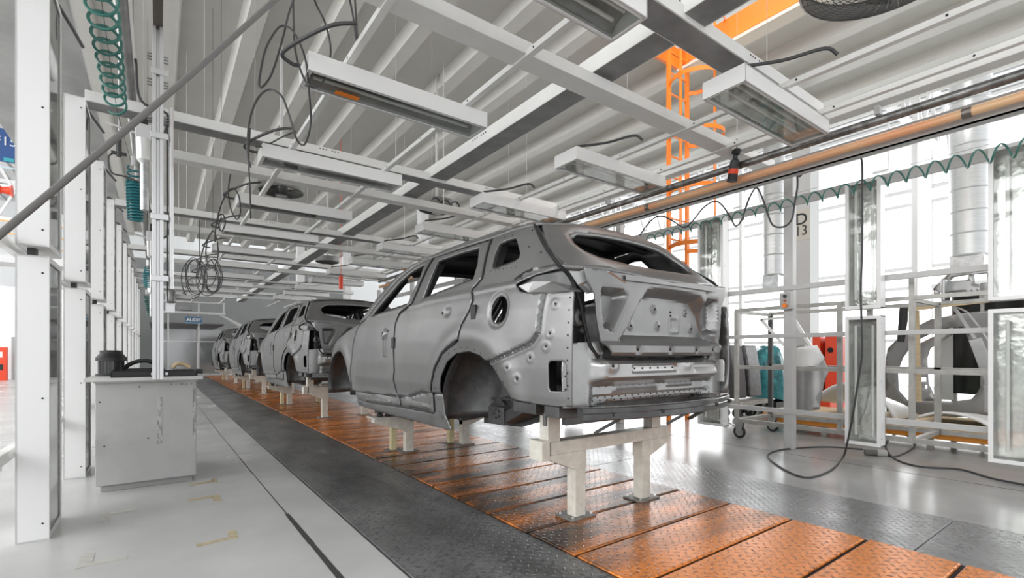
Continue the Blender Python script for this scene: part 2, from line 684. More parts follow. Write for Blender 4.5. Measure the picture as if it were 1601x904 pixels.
def sheet(outer, holes, fmap, step, name, m, parent, solid=0.004, angle=40, flip=False):
    """pressed sheet: outline and cut-outs in two coordinates, filled with a fine grid and put on a curved surface"""
    O = densify(outer, step)
    H = [densify(h, step * .8) for h in holes]
    pts, edges = [], []
    for lp in [O] + H:
        o = len(pts)
        pts += lp
        edges += [(o + i, o + (i + 1) % len(lp)) for i in range(len(lp))]
    nb = len(pts)
    B = np.array(pts)
    us = [p[0] for p in O]; vs_ = [p[1] for p in O]
    u = min(us) + step / 2
    r_ = 0
    rows = []
    v = min(vs_) + step / 2
    while v < max(vs_):
        u = min(us) + (step / 2 if r_ % 2 else step)
        while u < max(us):
            if ((B[:, 0] - u) ** 2 + (B[:, 1] - v) ** 2).min() > (step * .45) ** 2 and inside((u, v), O) and not any(inside((u, v), h) for h in H):
                pts.append((u, v))
            u += step
        v += step * .9
        r_ += 1
    res = delaunay_2d_cdt([Vector(p) for p in pts], edges, [], 0, 1e-5)
    V, Fc = res[0], res[2]
    faces = []
    for f in Fc:
        c = (sum(V[i][0] for i in f) / len(f), sum(V[i][1] for i in f) / len(f))
        if inside(c, O) and not any(inside(c, h) for h in H):
            faces.append(tuple(f))
    mb = MB()
    mb.add([fmap(q[0], q[1]) for q in V], faces)
    ob = mb.build(name, m, parent=parent, smooth=True, angle=angle)
    if solid:
        sd = ob.modifiers.new('thickness', 'SOLIDIFY')
        sd.thickness, sd.offset = solid, -1
    return ob


CARBASE = (XC, YR, 0.56)
car0 = thing('unpainted_car', 'bare grey steel estate car body nearest the camera, on white stands', 'car', CARBASE, 'unpainted car bodies on the line')

QUARTER = [(3.16, 2.10), (2.95, 2.115), (2.64, 2.095), (2.50, 2.0), (2.37, 1.89), (2.27, 1.81), (2.18, 1.735), (2.34, 1.722), (2.46, 1.712), (2.55, 1.695), (2.615, 1.66),
           (2.56, 1.61), (2.47, 1.587), (2.33, 1.575), (2.10, 1.565), (2.09, 1.40), (2.09, 1.1), (2.10, .88), (2.24, .872), (2.42, .875), (2.56, .89), (2.615, .90), (2.64, .93),
           (2.74, 1.01), (2.84, 1.11), (2.97, 1.18), (3.13, 1.212), (3.32, 1.195), (3.47, 1.13), (3.59, 1.0), (3.635, .85), (3.62, .68), (3.54, .565), (3.8, .558), (4.69, .548), (5.89, .56),
           (5.92, .635), (5.67, .612), (4.6, .655), (3.79, .665), (3.752, .72), (3.752, .84), (3.715, .945), (3.645, 1.07), (3.52, 1.19), (3.36, 1.262), (3.262, 1.29), (3.238, 1.41), (3.157, 1.52), (3.125, 1.6), (3.175, 1.69), (3.09, 1.765)]
QWIN = [(3.03, 2.03), (2.92, 2.045), (2.83, 2.04), (2.79, 2.0), (2.705, 1.90), (2.70, 1.865), (2.74, 1.845), (2.95, 1.825), (3.0, 1.83), (3.02, 1.86), (3.035, 1.95)]
FUEL = [(2.78 + .098 * math.cos(a) * (1.06 if 0.2 < a < .9 else 1), 1.50 + .098 * math.sin(a)) for a in [2 * PI * i / 26 for i in range(26)]]
VENT = [(2.13, .97), (2.255, .965), (2.27, .985), (2.27, 1.13), (2.255, 1.15), (2.145, 1.15), (2.13, 1.13)]
FDOOR = [(4.205, 2.115), (4.4, 2.11), (4.58, 2.075), (4.87, 1.975), (5.15, 1.795), (5.50, 1.575), (5.69, 1.53), (5.82, 1.42), (5.895, 1.28), (5.965, 1.0), (5.975, .77), (5.90, .645), (5.67, .628), (4.60, .668), (4.545, .69),
         (4.587, .82), (4.612, .93), (4.578, 1.03), (4.606, 1.3), (4.588, 1.50), (4.53, 1.60), (4.30, 1.675)]
FWIN = [(5.31, 1.605), (5.16, 1.71), (5.03, 1.79), (4.78, 1.945), (4.6, 2.02), (4.45, 2.05), (4.315, 2.065), (4.30, 1.93), (4.385, 1.672)]
RDOOR = [(4.155, 2.105), (3.20, 2.09), (3.125, 1.77), (3.205, 1.69), (3.152, 1.60), (3.182, 1.525), (3.262, 1.415), (3.285, 1.305), (3.37, 1.28), (3.53, 1.205), (3.665, 1.08), (3.737, .945), (3.772, .84), (3.775, .69), (4.50, .675), (4.525, .70),
         (4.565, .82), (4.588, .93), (4.553, 1.03), (4.582, 1.3), (4.563, 1.50), (4.505, 1.585), (4.255, 1.66)]
RWIN = [(4.03, 2.055), (3.6, 2.062), (3.31, 2.05), (3.24, 1.90), (3.235, 1.775), (3.6, 1.74), (4.06, 1.695)]
FENDER = [(5.71, 1.54), (5.84, 1.42), (5.92, 1.285), (5.99, 1.0), (6.0, .80), (6.05, .90), (6.16, 1.02), (6.30, 1.13), (6.45, 1.20), (6.62, 1.225), (6.80, 1.205), (6.95, 1.12), (7.05, 1.0), (7.10, .85), (7.28, .84),
          (7.40, .95), (7.44, 1.10), (7.36, 1.24), (7.15, 1.315), (6.94, 1.355), (6.55, 1.42), (6.2, 1.475), (5.95, 1.515)]
CANT = [(3.16, 2.112), (3.6, 2.125), (4.2, 2.128), (4.42, 2.123), (4.6, 2.088), (4.89, 1.988), (5.165, 1.81), (5.50, 1.592), (5.71, 1.55), (5.56, 1.66), (5.31, 1.83), (5.10, 1.96), (4.90, 2.055), (4.64, 2.125), (4.22, 2.165), (3.31, 2.172), (2.95, 2.155), (2.66, 2.125), (2.64, 2.105), (2.95, 2.125)]

for sgn in (-1, 1):
    def SM(y, z, s=sgn):
        return (XC + s * side_x(y, z), y, z)
    st = 0.02 if sgn < 0 else 0.06
    th = 0.012
    bs = sheet(QUARTER, [QWIN, FUEL, VENT], SM, .0125 if sgn < 0 else .06, 'body_side', CARM, car0, th)
    sheet(CANT, [], SM, 0.03, 'cant_rail', CARM, car0, 0.03)
    fd = sheet(FDOOR, [FWIN], SM, st, 'front_door', CARM, car0, th)
    rd = sheet(RDOOR, [RWIN], SM, st, 'rear_door', CARM, car0, th)
    sheet(FENDER, [], SM, st, 'fender', CARM, car0, th)
    # dark gap seals behind the shut lines, following the seams
    sl = MB()
    for rw, seam in zip((.010, .010, .014), ([(4.20, 2.11), (4.28, 1.665), (4.52, 1.59), (4.577, 1.50), (4.594, 1.3), (4.565, 1.03), (4.60, .93), (4.577, .82), (4.535, .68)],
                 [(3.18, 2.09), (3.107, 1.765), (3.19, 1.69), (3.14, 1.60), (3.17, 1.52), (3.25, 1.41), (3.273, 1.30)],
                 [(3.30, 1.285), (3.45, 1.236), (3.53, 1.197), (3.655, 1.075), (3.725, .945), (3.762, .84), (3.763, .69)])):
        dp = densify(seam + seam[-2:0:-1], .05)[:10 ** 6]
        half = len(dp) // 2 + 1
        dp = dp[:half]
        sl.tube([(XC + sgn * (side_x(y, z) - .004), y, z) for y, z in dp], rw, 6)
    sl.build('door_seal', SEAL, parent=car0, smooth=True)
    for wl in (FWIN, RWIN, QWIN):
        pts = [(XC + sgn * (side_x(y, z) - .022), y, z) for y, z in densify(wl, .06)]
        MB().tube(pts + pts[:2], .016, 6, cap=False).build('window_channel', SEAL, parent=car0, smooth=True)
    # inner frame behind windows and doors: pillars
    ip = MB()
    for p, q, w in (((4.20, 2.12), (4.30, 1.62), .10), ((4.3, 1.62), (4.55, .66), .12), ((3.14, 2.1), (3.10, 1.7), .09), ((4.9, 2.0), (5.65, 1.52), .06), ((3.16, 2.13), (4.9, 2.06), .06)):
        ip.bar((XC + sgn * (half_w(*p) - .09), p[0], p[1]), (XC + sgn * (half_w(*q) - .09), q[0], q[1]), .05, w)
    ip.build('inner_pillars', CARDK, parent=car0, bevel=.006)
    # door inner skins
    for nm, (ya, yb, yc, yd) in (('door_inner_skin', (4.4, 5.45, 4.66, 5.9)), ('door_inner_skin', (3.3, 4.2, 3.82, 4.5))):
        poly = [(ya, 1.60), (yb, 1.60), (yd, 1.35), (yd, .72), (yc, .72), (yc if nm == 0 else ya + .05, 1.3)]
        MB().prism(poly, 'x', XC + sgn * .80, XC + sgn * .815).build(nm, CARIN, parent=car0)
    # hinge strikers that keep the doors ajar
    if sgn < 0:
        for (y, z) in ((3.105, 1.505), (4.60, 1.30)):
            MB().box(XC - side_x(y, z) - .014, y - .045, z - .055, XC - side_x(y, z) + .004, y + .02, z + .055).build('door_stop', BLACK, parent=fd if y > 4 else rd, bevel=.004)
        for (y, z, par) in ((3.60, 1.53, rd), (4.905, 1.41, fd), (4.755, 1.425, fd)):
            x = XC - side_x(y, z)
            MB().cyl((x - .002, y, z), (x + .006, y, z), .013, 14).build('lock_hole', SEAL, parent=par, smooth=True)
        # pull wire on the front door
        x = XC - side_x(4.8, 1.3) - .012
        MB().tube(smooth_path([(x, 4.88, 1.40), (x, 4.86, 1.345), (x, 4.84, 1.33), (x, 4.81, 1.345), (x, 4.80, 1.37), (x, 4.82, 1.38), (x, 4.835, 1.33), (x, 4.83, 1.17), (x, 4.79, 1.165)], 5), .003, 5).build('pull_wire', CABLE, parent=fd)

# fixings: small punched holes along the flanges
hl = MB()


def hole(mb, y, z, r=.006):
    x = XC - side_x(y, z)
    mb.cyl((x - .0015, y, z), (x + .004, y, z), r, 8)


for i in range(15):                       # wheel-arch lip
    q_ = [(3.695, .70), (3.70, .80), (3.69, .90), (3.65, 1.0), (3.60, 1.08), (3.52, 1.15), (3.43, 1.195), (3.34, 1.225), (3.25, 1.24), (3.15, 1.24), (3.05, 1.225), (2.96, 1.20), (2.87, 1.15), (2.78, 1.08), (2.70, 1.0)][i]
    hole(hl, *q_)
for i in range(9):
    hole(hl, 2.12, .93 + i * .075, .006)
for (y, z, r_) in ((2.23, 1.50, .009), (2.26, 1.32, .009), (2.29, 1.24, .009), (2.43, 1.17, .012), (2.55, 1.03, .019), (2.64, 1.10, .011), (2.9, 2.075, .006), (3.0, 2.08, .006), (3.25, 2.10, .006), (2.66, 2.06, .009), (2.46, 1.86, .01), (2.62, 1.93, .007)):
    hole(hl, y, z, r_)
for i in range(7):
    hole(hl, 2.71 + i * .05, 1.80 + .002 * i, .004)
    hole(hl, 5.6 - i * .14, .70, .005)
    hole(hl, 4.42 - i * .09, .76, .005)
hl.build('fixing_holes', SEAL, parent=car0)['kind'] = 'stuff'

# roof panel, ribs pressed along
RT_Y = [2.62, 2.95, 3.31, 4.22, 4.64, 4.90]
RT_Z = [2.115, 2.150, 2.168, 2.162, 2.122, 2.05]


def roof_z(x, y):
    zr = float(np.interp(y, RT_Y, RT_Z))
    u = min(1, abs(x) / .64)
    return zr + .058 * (1 - u ** 2.2)


def roof_map(x, y):
    return (XC + x, y, roof_z(x, y))


sheet([(-.655, 2.63), (.655, 2.63), (.65, 3.3), (.64, 4.2), (.655, 4.64), (.69, 4.9), (.35, 4.97), (0, 4.99), (-.35, 4.97), (-.69, 4.9), (-.655, 4.64), (-.64, 4.2), (-.65, 3.3)], [], roof_map, .06, 'roof_panel', CARM, car0, .02)
# bows under the roof
rb = MB()
for y in (2.75, 3.2, 3.7, 4.25, 4.8):
    rb.tube([(XC + x, y, roof_z(x, y) - .05) for x in np.linspace(-.62, .62, 9)], .03, 6)
rb.build('roof_bows', CARDK, parent=car0)
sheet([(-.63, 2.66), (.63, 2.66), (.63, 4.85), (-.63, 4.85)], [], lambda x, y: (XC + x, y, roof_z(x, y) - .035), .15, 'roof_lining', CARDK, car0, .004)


def hood_map(x, y):
    e = float(np.interp(y, [5.6, 5.95, 6.2, 6.55, 6.94, 7.15, 7.36], [1.555, 1.525, 1.485, 1.43, 1.365, 1.325, 1.25]))
    w = half_w(y, e) - .02
    u = min(1, abs(x) / w)
    return (XC + x, y, e + .07 * (1 - u ** 2) + .012 * math.exp(-((abs(x) - .5) / .03) ** 2))


hw_ = [(y, half_w(y, 1.45) - .03) for y in (5.66, 5.95, 6.3, 6.6, 6.9, 7.15, 7.32)]
sheet([(w, y) for y, w in hw_] + [(.3, 7.42), (-.3, 7.42)] + [(-w, y) for y, w in hw_[::-1]] + [(-.3, 5.78), (.3, 5.78)], [], hood_map, .07, 'hood', CARM, car0, .01)
# nose carrier, bulkhead, floor, sills
ns = MB()
ns.box(XC - .62, 7.30, .98, XC + .62, 7.38, 1.06).box(XC - .62, 7.30, .62, XC + .62, 7.38, .70)
for s in (-1, 1):
    ns.bar((XC + s * .6, 7.34, .62), (XC + s * .6, 7.34, 1.22), .07, .06).bar((XC + s * .42, 5.7, .70), (XC + s * .42, 7.4, .74), .09, .12)
ns.build('nose_carrier', CARIN, parent=car0, bevel=.006)
fp = MB()
fp.box(XC - .80, 3.7, .66, XC + .80, 5.75, .69).box(XC - .42, 2.3, .86, XC + .42, 3.7, .88).box(XC - .80, 2.3, .86, XC + .80, 2.68, .88)
for i in range(12):
    y = 2.5 + i * .28
    zz_ = .66 if y > 3.7 else .86
    fw_ = .74 if y > 3.7 else .40
    fp.box(XC - fw_, y, zz_ - .03, XC + fw_, y + .06, zz_)
for s in (-1, 1):
    fp.bar((XC + s * .60, 2.2, .845), (XC + s * .60, 2.75, .84), .12, .09).bar((XC + s * .60, 2.75, .84), (XC + s * .40, 3.3, .76), .10, .10).bar((XC + s * .40, 3.3, .76), (XC + s * .50, 3.9, .62), .10, .10).bar((XC + s * .50, 3.9, .62), (XC + s * .46, 5.9, .62), .09, .10)
    fp.bar((XC + s * .80, 3.75, .64), (XC + s * .80, 5.85, .64), .09, .13)
fp.box(XC - .78, 5.66, .70, XC + .78, 5.72, 1.46)
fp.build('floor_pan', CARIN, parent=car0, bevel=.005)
# spare-wheel well under the boot and hanging brackets
MB().lathe([(.26, .75), (.32, .76), (.36, .86)], (XC + .05, 2.95, 0), 24).build('spare_wheel_well', CARIN, parent=car0, smooth=True)
# cabin inner sides, the shade behind the openings put into their colour
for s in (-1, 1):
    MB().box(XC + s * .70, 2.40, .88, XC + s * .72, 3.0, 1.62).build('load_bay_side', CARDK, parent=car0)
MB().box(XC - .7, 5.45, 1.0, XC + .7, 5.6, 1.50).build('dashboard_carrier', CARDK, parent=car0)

# wheel houses: tunnel behind the arch, closing wall, spring cup
for sgn in (-1, 1):
    for cy, R in ((3.17, .49), (6.58, .47)):
        w = MB()
        n_ = 26
        prof = [(.875, R + .012), (.80, R + .03), (.68, R + .02), (.58, R - .03), (.50, R - .10), (.455, R - .22), (.45, .12)]
        vs, fs = [], []
        for (xx, rr) in prof:
            for i in range(n_ + 1):
                a = math.radians(-12 + (172 if cy < 4 else 200) * i / n_)
                vs.append((XC + sgn * xx, cy + rr * math.cos(a), .74 + rr * math.sin(a) * (1.0 if a else 1)))
        for j in range(len(prof) - 1):
            for i in range(n_):
                fs.append((j * (n_ + 1) + i, j * (n_ + 1) + i + 1, (j + 1) * (n_ + 1) + i + 1, (j + 1) * (n_ + 1) + i))
        w.add(vs, fs)
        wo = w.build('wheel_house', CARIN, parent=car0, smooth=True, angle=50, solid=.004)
        c = MB()
        c.lathe([(.0, .0), (.075, .0), (.085, .06), (.055, .10), (.02, .10)], (XC + sgn * .47, cy - .12, .78), 18, 'x')
        c.bar((XC + sgn * .47, cy + .44, .80), (XC + sgn * .47, cy - .02, .82), .03, .02)
        c.bar((XC + sgn * .50, cy - .1, .80), (XC + sgn * .52, cy - .1, 1.16), .05, .16)
        c.box(XC + sgn * .46, cy - .02, .62, XC + sgn * .60, cy + .2, .76)
        c.prism([(cy - .50, .84), (cy - .40, .70), (cy - .05, .60), (cy + .50, .57), (cy + .50, .95), (cy + .35, 1.1), (cy - .3, 1.1)], 'x', XC + sgn * .435, XC + sgn * .452)
        c.bar((XC + sgn * .50, cy - .02, .68), (XC + sgn * .62, cy - .48, .84), .16, .09)
        c.cyl((XC + sgn * .455, cy + .20, .70), (XC + sgn * .50, cy + .20, .70), .11, 20)
        for q in range(5):
            a = q * 1.256
            c.cyl((XC + sgn * .585, cy + .07 + .035 * math.cos(a), .71 + .035 * math.sin(a)), (XC + sgn * .62, cy + .07 + .035 * math.cos(a), .71 + .035 * math.sin(a)), .009, 8)
        c.build('suspension_mount', CARIN, parent=wo, bevel=.004)

# ---- rear end. sheets over (x, z) with their own depth
TG_UP = [(-.685, 2.085), (-.745, 1.985), (-.795, 1.885), (-.835, 1.79), (-.853, 1.735), (-.74, 1.725), (-.55, 1.72), (-.32, 1.695), (0, 1.685), (.32, 1.695), (.55, 1.72), (.74, 1.725), (.853, 1.735), (.835, 1.79), (.795, 1.885), (.745, 1.985), (.685, 2.085), (.35, 2.125), (0, 2.14), (-.35, 2.125)]
TG_WIN = [(-.50, 1.825), (-.30, 1.79), (0, 1.778), (.30, 1.785), (.50, 1.80), (.58, 1.835), (.575, 1.90), (.52, 1.975), (.44, 2.02), (.25, 2.045), (0, 2.052), (-.25, 2.048), (-.46, 2.03), (-.55, 1.99), (-.58, 1.93), (-.565, 1.87)]


def tg_up(x, z):
    y = 2.035 + (z - 1.72) * 1.22 + .155 * abs(x / .85) ** 3
    y += .10 * sstep(2.05, 2.15, z) * (1 - abs(x)) * 0
    d = line_d((x, z), TG_WIN + [TG_WIN[0]])
    y += .018 * math.exp(-(d / .022) ** 2)
    y -= .012 * math.exp(-((z - 1.745 + .02 * x * x) / .014) ** 2)
    return y


tg = sheet(TG_UP, [TG_WIN], lambda x, z: (XC + x, tg_up(x, z), z), .028, 'tailgate', CARM, car0, .03)
# lower frame of the tailgate with the deep number-plate pressing
TG_LO = [(-.77, 1.715), (-.745, 1.63), (-.69, 1.55), (-.675, 1.41), (-.645, 1.27), (-.575, 1.18), (.575, 1.18), (.645, 1.27), (.675, 1.41), (.69, 1.55), (.745, 1.63), (.77, 1.715), (.5, 1.705), (0, 1.68), (-.5, 1.705)]
DISH = [(-.50, 1.268), (-.42, 1.36), (-.33, 1.50), (-.235, 1.61), (-.1, 1.628), (.12, 1.625), (.36, 1.61), (.47, 1.52), (.56, 1.38), (.60, 1.268)]
POCK = [(-.635, 1.60), (-.47, 1.60), (-.43, 1.56), (-.545, 1.335), (-.615, 1.36), (-.63, 1.45)]
POCK2 = [(-x, z) for x, z in POCK[::-1]]


def tg_lo(x, z):
    y = 2.02 + .055 * abs(x / .77) ** 2.2
    y += .10 * sstep(.015, -.055, sdist((x, z), DISH))
    y += .085 * sstep(.01, -.035, sdist((x, z), POCK)) + .085 * sstep(.01, -.035, sdist((x, z), POCK2))
    y -= .035 * sstep(1.275, 1.245, z)
    y += .02 * sstep(1.20, 1.18, z)
    for (cx, cz) in ((-.06, 1.50), (-.02, 1.385), (.31, 1.49), (.38, 1.38), (-.30, 1.38)):
        dd = math.hypot(x - cx, z - cz)
        y -= .010 * sstep(.030, .018, dd)
    for cx in (-.36, -.04, .27, .50):
        y += .014 * sstep(.030, .016, max(abs(x - cx), abs(z - 1.222)))
    dd = abs(max(abs(x - .17) / 1.0, abs(z - 1.40)) - .05)
    y -= .006 * math.exp(-(dd / .008) ** 2)
    return y


tgl = sheet(TG_LO, [], lambda x, z: (XC + x, tg_lo(x, z), z), .016, 'tailgate_lower_frame', CARM, car0, .012, 30)
hh = MB()
for (cx, cz) in ((-.06, 1.50), (-.02, 1.385), (.31, 1.49), (.38, 1.38), (-.30, 1.38), (.13, 1.49), (.13, 1.465)):
    y = tg_lo(cx, cz)
    hh.cyl((XC + cx, y - .004, cz), (XC + cx, y + .004, cz), .008, 8)
for cx in (-.36, -.04, .27, .50):
    y = tg_lo(cx, 1.222)
    hh.cyl((XC + cx, y - .003, 1.222), (XC + cx, y + .004, 1.222), .010, 8)
for i in range(12):
    cx = -.42 + i * .075
    cz = 1.667 - .0 * i
    y = tg_lo(cx, cz)
    hh.cyl((XC + cx, y - .002, cz), (XC + cx, y + .004, cz), .009 if i % 4 == 0 else .006, 8)
hh.build('punched_holes', SEAL, parent=tgl)['kind'] = 'stuff'
# upper flange below the overhang
fl = MB()
fl.add([(XC + x, tg_lo(x, 1.66) - .018, z) for x in np.linspace(-.46, .56, 14) for z in (1.655, 1.69)], [(2 * i, 2 * i + 1, 2 * i + 3, 2 * i + 2) for i in range(13)])
fl.build('upper_flange', CARM, parent=tgl, solid=.006)
# side posts of the tailgate, bracket with light opening at upper left
for s in (-1, 1):
    br = MB()
    br.add([(XC + s * .80, 2.20, 1.73), (XC + s * .58, 2.04, 1.70), (XC + s * .44, 2.03, 1.64), (XC + s * .70, 2.12, 1.56), (XC + s * .74, 2.16, 1.62)], [(0, 1, 2, 3, 4)])
    br.build('hinge_bracket', CARL, parent=tgl, solid=.01)

# rear panel between the body corners
BACK = [(-.852, 1.255), (-.60, 1.275), (-.55, 1.165), (.55, 1.165), (.60, 1.275), (.852, 1.255), (.862, 1.1), (.855, .865), (.5, .885), (-.45, .885), (-.62, .862), (-.855, .865), (-.862, 1.1)]
SLOT = [(-.50, .885 + .018), (-.56, .885 + .018), (-.57, .925), (-.48, .925)]


def back_y(x, z):
    y = 2.125
    w = sstep(.68, .60, abs(x))
    bulge = sstep(1.17, 1.13, z) * sstep(1.00, 1.045, z)
    y -= (.085 * bulge) * w
    y -= .02 * sstep(1.17, 1.2, z) * w
    y += .035 * sstep(1.01, .99, z) * w
    y += .01 * sstep(.93, .92, z) * w
    for (x0, x1, z0, z1) in ((-.37, .10, 1.075, 1.125), (.30, .62, 1.08, 1.125)):
        d = max(x0 - x, x - x1, z0 - z, z - z1)
        y += .022 * sstep(.006, -.010, d)
    for (x0, x1, zc_) in ((-.42, .02, .962), (.14, .44, .968)):
        d = max(x0 - x, x - x1, abs(z - zc_) - .010)
        y -= .010 * sstep(.006, -.006, d)
    dd = max(abs(x - .21) - .035, abs(z - 1.105) - .02)
    y -= .008 * sstep(.006, -.006, dd)
    dd = math.hypot(x + .555, (z - 1.12) * 1.2)
    y -= .014 * math.exp(-((dd - .035) / .014) ** 2)
    y += .05 * abs(x / .88) ** 6
    return y


bp_ = sheet(BACK, [], lambda x, z: (XC + x, back_y(x, z), z), .018, 'rear_panel', CARL, car0, .012, 30)
hh = MB()
for i in range(20):
    for z in (.985, .915, .895):
        x = -.62 + i * .066 + (.02 if z < .9 else 0)
        y = back_y(x, z)
        hh.cyl((XC + x, y - .002, z), (XC + x, y + .004, z), .0055, 6)
for (x, z, r_) in ((-.555, 1.12, .014), (-.80, .99, .006), (-.84, 1.18, .006), (-.84, 1.06, .006), (-.84, .98, .006), (-.84, .92, .006)):
    y = back_y(x, z)
    hh.cyl((XC + x, y - .003, z), (XC + x, y + .004, z), r_, 10)
for i in range(6):
    x = -.33 + i * .08
    hh.cyl((XC + x, back_y(x, 1.10) - .003, 1.10), (XC + x, back_y(x, 1.10) + .004, 1.10), .007, 8)
for x in (-.30, -.1, .12, .3, .5):
    hh.box(XC + x, back_y(x, 1.165) - .006, 1.158, XC + x + .05, back_y(x, 1.165) + .004, 1.17)
hh.build('punched_holes', SEAL, parent=bp_)['kind'] = 'stuff'

# tail-lamp housings: hollow under the side pocket, wrapping round the corner
for s in (-1, 1):
    def HM(a, z, s=s):
        # a: 0 at the side front tip .. 1 at the tailgate
        pts = [(.855, 2.66), (.81, 2.46), (.77, 2.30), (.73, 2.22), (.68, 2.215), (.60, 2.24)]
        aa = a * (len(pts) - 1)
        i = min(int(aa), len(pts) - 2)
        f = aa - i
        x = pts[i][0] * (1 - f) + pts[i + 1][0] * f
        y = pts[i][1] * (1 - f) + pts[i + 1][1] * f
        return (XC + s * x, y, z)
    vs = [(0, 1.66), (.2, 1.58), (.4, 1.56), (.45, 1.25), (1, 1.25), (1, 1.76), (.45, 1.76), (.2, 1.73)]
    lh = sheet([(0, 1.61), (.1, 1.56), (.2, 1.55), (.36, 1.54), (.40, 1.24), (1, 1.24), (1, 1.76), (.45, 1.80), (.2, 1.775), (.08, 1.745), (0, 1.71)], [], lambda a, z: HM(a, z), .035, 'lamp_housing', mat('housing_shade', (.085, .085, .085), .34, .6, noise=.3, nscale=9), car0, .006, 50)  # shade of the recess put into the dark housing colour
    shelf = MB()
    shelf.add([(XC + s * x, y, z) for (x, y, z) in ((.865, 2.60, 1.65), (.86, 2.50, 1.597), (.865, 2.33, 1.584), (.86, 2.12, 1.575), (.72, 2.16, 1.585), (.70, 2.24, 1.63), (.80, 2.34, 1.655), (.85, 2.46, 1.665))], [(0, 1, 2, 3, 4, 5, 6, 7)])
    shelf.build('lamp_shelf', CARL, parent=lh, solid=.012)
    MB().lathe([(.022, -.03), (.048, -.028), (.056, .0)], (XC + s * .70, 2.205, 1.42), 18, 'y').build('lamp_boss', CARL, parent=lh, smooth=True)
    MB().lathe([(.012, -.02), (.022, -.018), (.026, .0)], (XC + s * .635, 2.22, 1.345), 14, 'y').build('lamp_boss', CARL, parent=lh, smooth=True)
    MB().cyl((XC + s * .70, 2.170, 1.42), (XC + s * .70, 2.20, 1.42), .02, 14).build('boss_hole', SEAL, parent=lh)
    MB().cyl((XC + s * .635, 2.195, 1.345), (XC + s * .635, 2.21, 1.345), .011, 12).build('boss_hole', SEAL, parent=lh)
    # rubber seal down the edge of the tailgate opening
    MB().tube(smooth_path([(XC + s * .70, 2.63, 2.09), (XC + s * .81, 2.39, 1.89), (XC + s * .865, 2.21, 1.75), (XC + s * .76, 2.20, 1.66), (XC + s * .715, 2.17, 1.52), (XC + s * .70, 2.15, 1.40), (XC + s * .665, 2.13, 1.25), (XC + s * .60, 2.12, 1.17)], 6), .012, 6).build('tailgate_seal', SEAL, parent=car0, smooth=True)
# load bay inner box so that the glassless window looks into a dark cabin
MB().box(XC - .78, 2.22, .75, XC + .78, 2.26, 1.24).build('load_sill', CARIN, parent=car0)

# crash beam
cb = MB()
cv, cf = [], []
N_ = 18
for i in range(N_ + 1):
    u = -1 + 2 * i / N_
    x, y = XC + u * .80, 1.90 + .15 * abs(u) ** 2.2
    for (dy, dz) in ((.004, .795), (0, .80), (.0, .835), (.006, .84), (.006, .868), (.012, .874), (.05, .874), (.05, .795)):
        cv.append((x, y + dy, dz))
for i in range(N_):
    for k_ in range(8):
        k2 = (k_ + 1) % 8
        cf.append((i * 8 + k_, i * 8 + k2, (i + 1) * 8 + k2, (i + 1) * 8 + k_))
cf.append(tuple(range(8))); cf.append(tuple(N_ * 8 + k_ for k_ in range(8)))
cb.add(cv, cf)
cbo = cb.build('crash_beam', mat('beam_steel', (.13, .13, .13), .18, .85, noise=.3), parent=car0, smooth=True, angle=30)
q = MB()
for s in (-1, 1):
    q.box(XC + s * .50, 1.99, .80, XC + s * .62, 2.24, .87)
q.build('beam_bracket', CARIN, parent=cbo)
for (x, z) in ((-.62, .83), (-.25, .83), (.4, .83), (.70, .83), (.74, .83)):
    MB().box(XC + x, 1.897 + .15 * abs(x / .80) ** 2.2, z - .012, XC + x + .028, 1.92 + .15 * abs(x / .80) ** 2.2, z + .012).build('beam_slot', SEAL, parent=cbo)
ub = MB()      # brackets and rails hanging under the rear floor
ub.bar((XC - .35, 2.10, .80), (XC - .45, 2.30, .66), .045, .02).bar((XC + .30, 2.0, .82), (XC + .2, 2.2, .68), .05, .02).bar((XC + .62, 2.1, .80), (XC + .70, 2.35, .66), .04, .02)
ub.box(XC - .86, 2.20, .80, XC - .62, 2.34, .87).box(XC - .45, 2.24, .80, XC + .5, 2.34, .87)
ub.bar((XC - .84, 2.40, .84), (XC - .84, 2.64, .84), .08, .07)
ub.cyl((XC - .85, 2.34, .74), (XC - .85, 2.34, .82), .014, 10)
ub.build('underbody_bracket', CARIN, parent=car0, bevel=.004)

PITCH = 6.2
CARL_ = ['', 'bare grey car body second in the line, behind the nearest one', 'bare grey car body third in the line, small in the distance', 'farthest bare grey car body, last before the audit booth']
for i in (1, 2, 3):
    dup(car0, (CARBASE[0], CARBASE[1] + PITCH * i, CARBASE[2]), CARL_[i])

# ------------------------------------------------------------------ conveyor, tread-plate walkways
PLANK = checker_plate('slat_orange', (0.82, 0.25, 0.035), (0.040, 0.022, 0.012), 0.30, 0.15, grime=(0.07, 0.045, 0.03), nscale=1.6, pitch=0.05, strength=0.55, lo=0.36, hi=0.64, rlo=0.24, dirt=[(0, .76), (1.5, .74), (1.75, .60), (2.0, .50), (2.3, .44), (5.0, .42), (5.8, .54), (7.2, .60), (10, .54), (30, .52)])
MATT = checker_plate('tread_plate', (0.38, 0.38, 0.38), (0.13, 0.13, 0.13), 0.36, 0.55, grime=(0.05, 0.05, 0.05), nscale=1.0, pitch=0.05, strength=0.55, lo=0.35, hi=0.68, rlo=0.26)
MATR = checker_plate('tread_plate_right', (0.34, 0.345, 0.35), (0.20, 0.20, 0.205), 0.34, 0.35, grime=(0.10, 0.10, 0.10), nscale=1.0, pitch=0.05, strength=0.5, lo=0.35, hi=0.68, rlo=0.22)
conv = thing('slat_conveyor', 'floor conveyor of orange tread-plate slats running under the car bodies', 'conveyor', (XC, 0.3, 0))
MB().box(1.955, -0.6, 0.001, 3.64, 30, 0.006).build('conveyor_bed', SEAL, parent=conv)
cb0 = MB()
cb0.box(-.835, -.225, .004, .835, .225, .022)
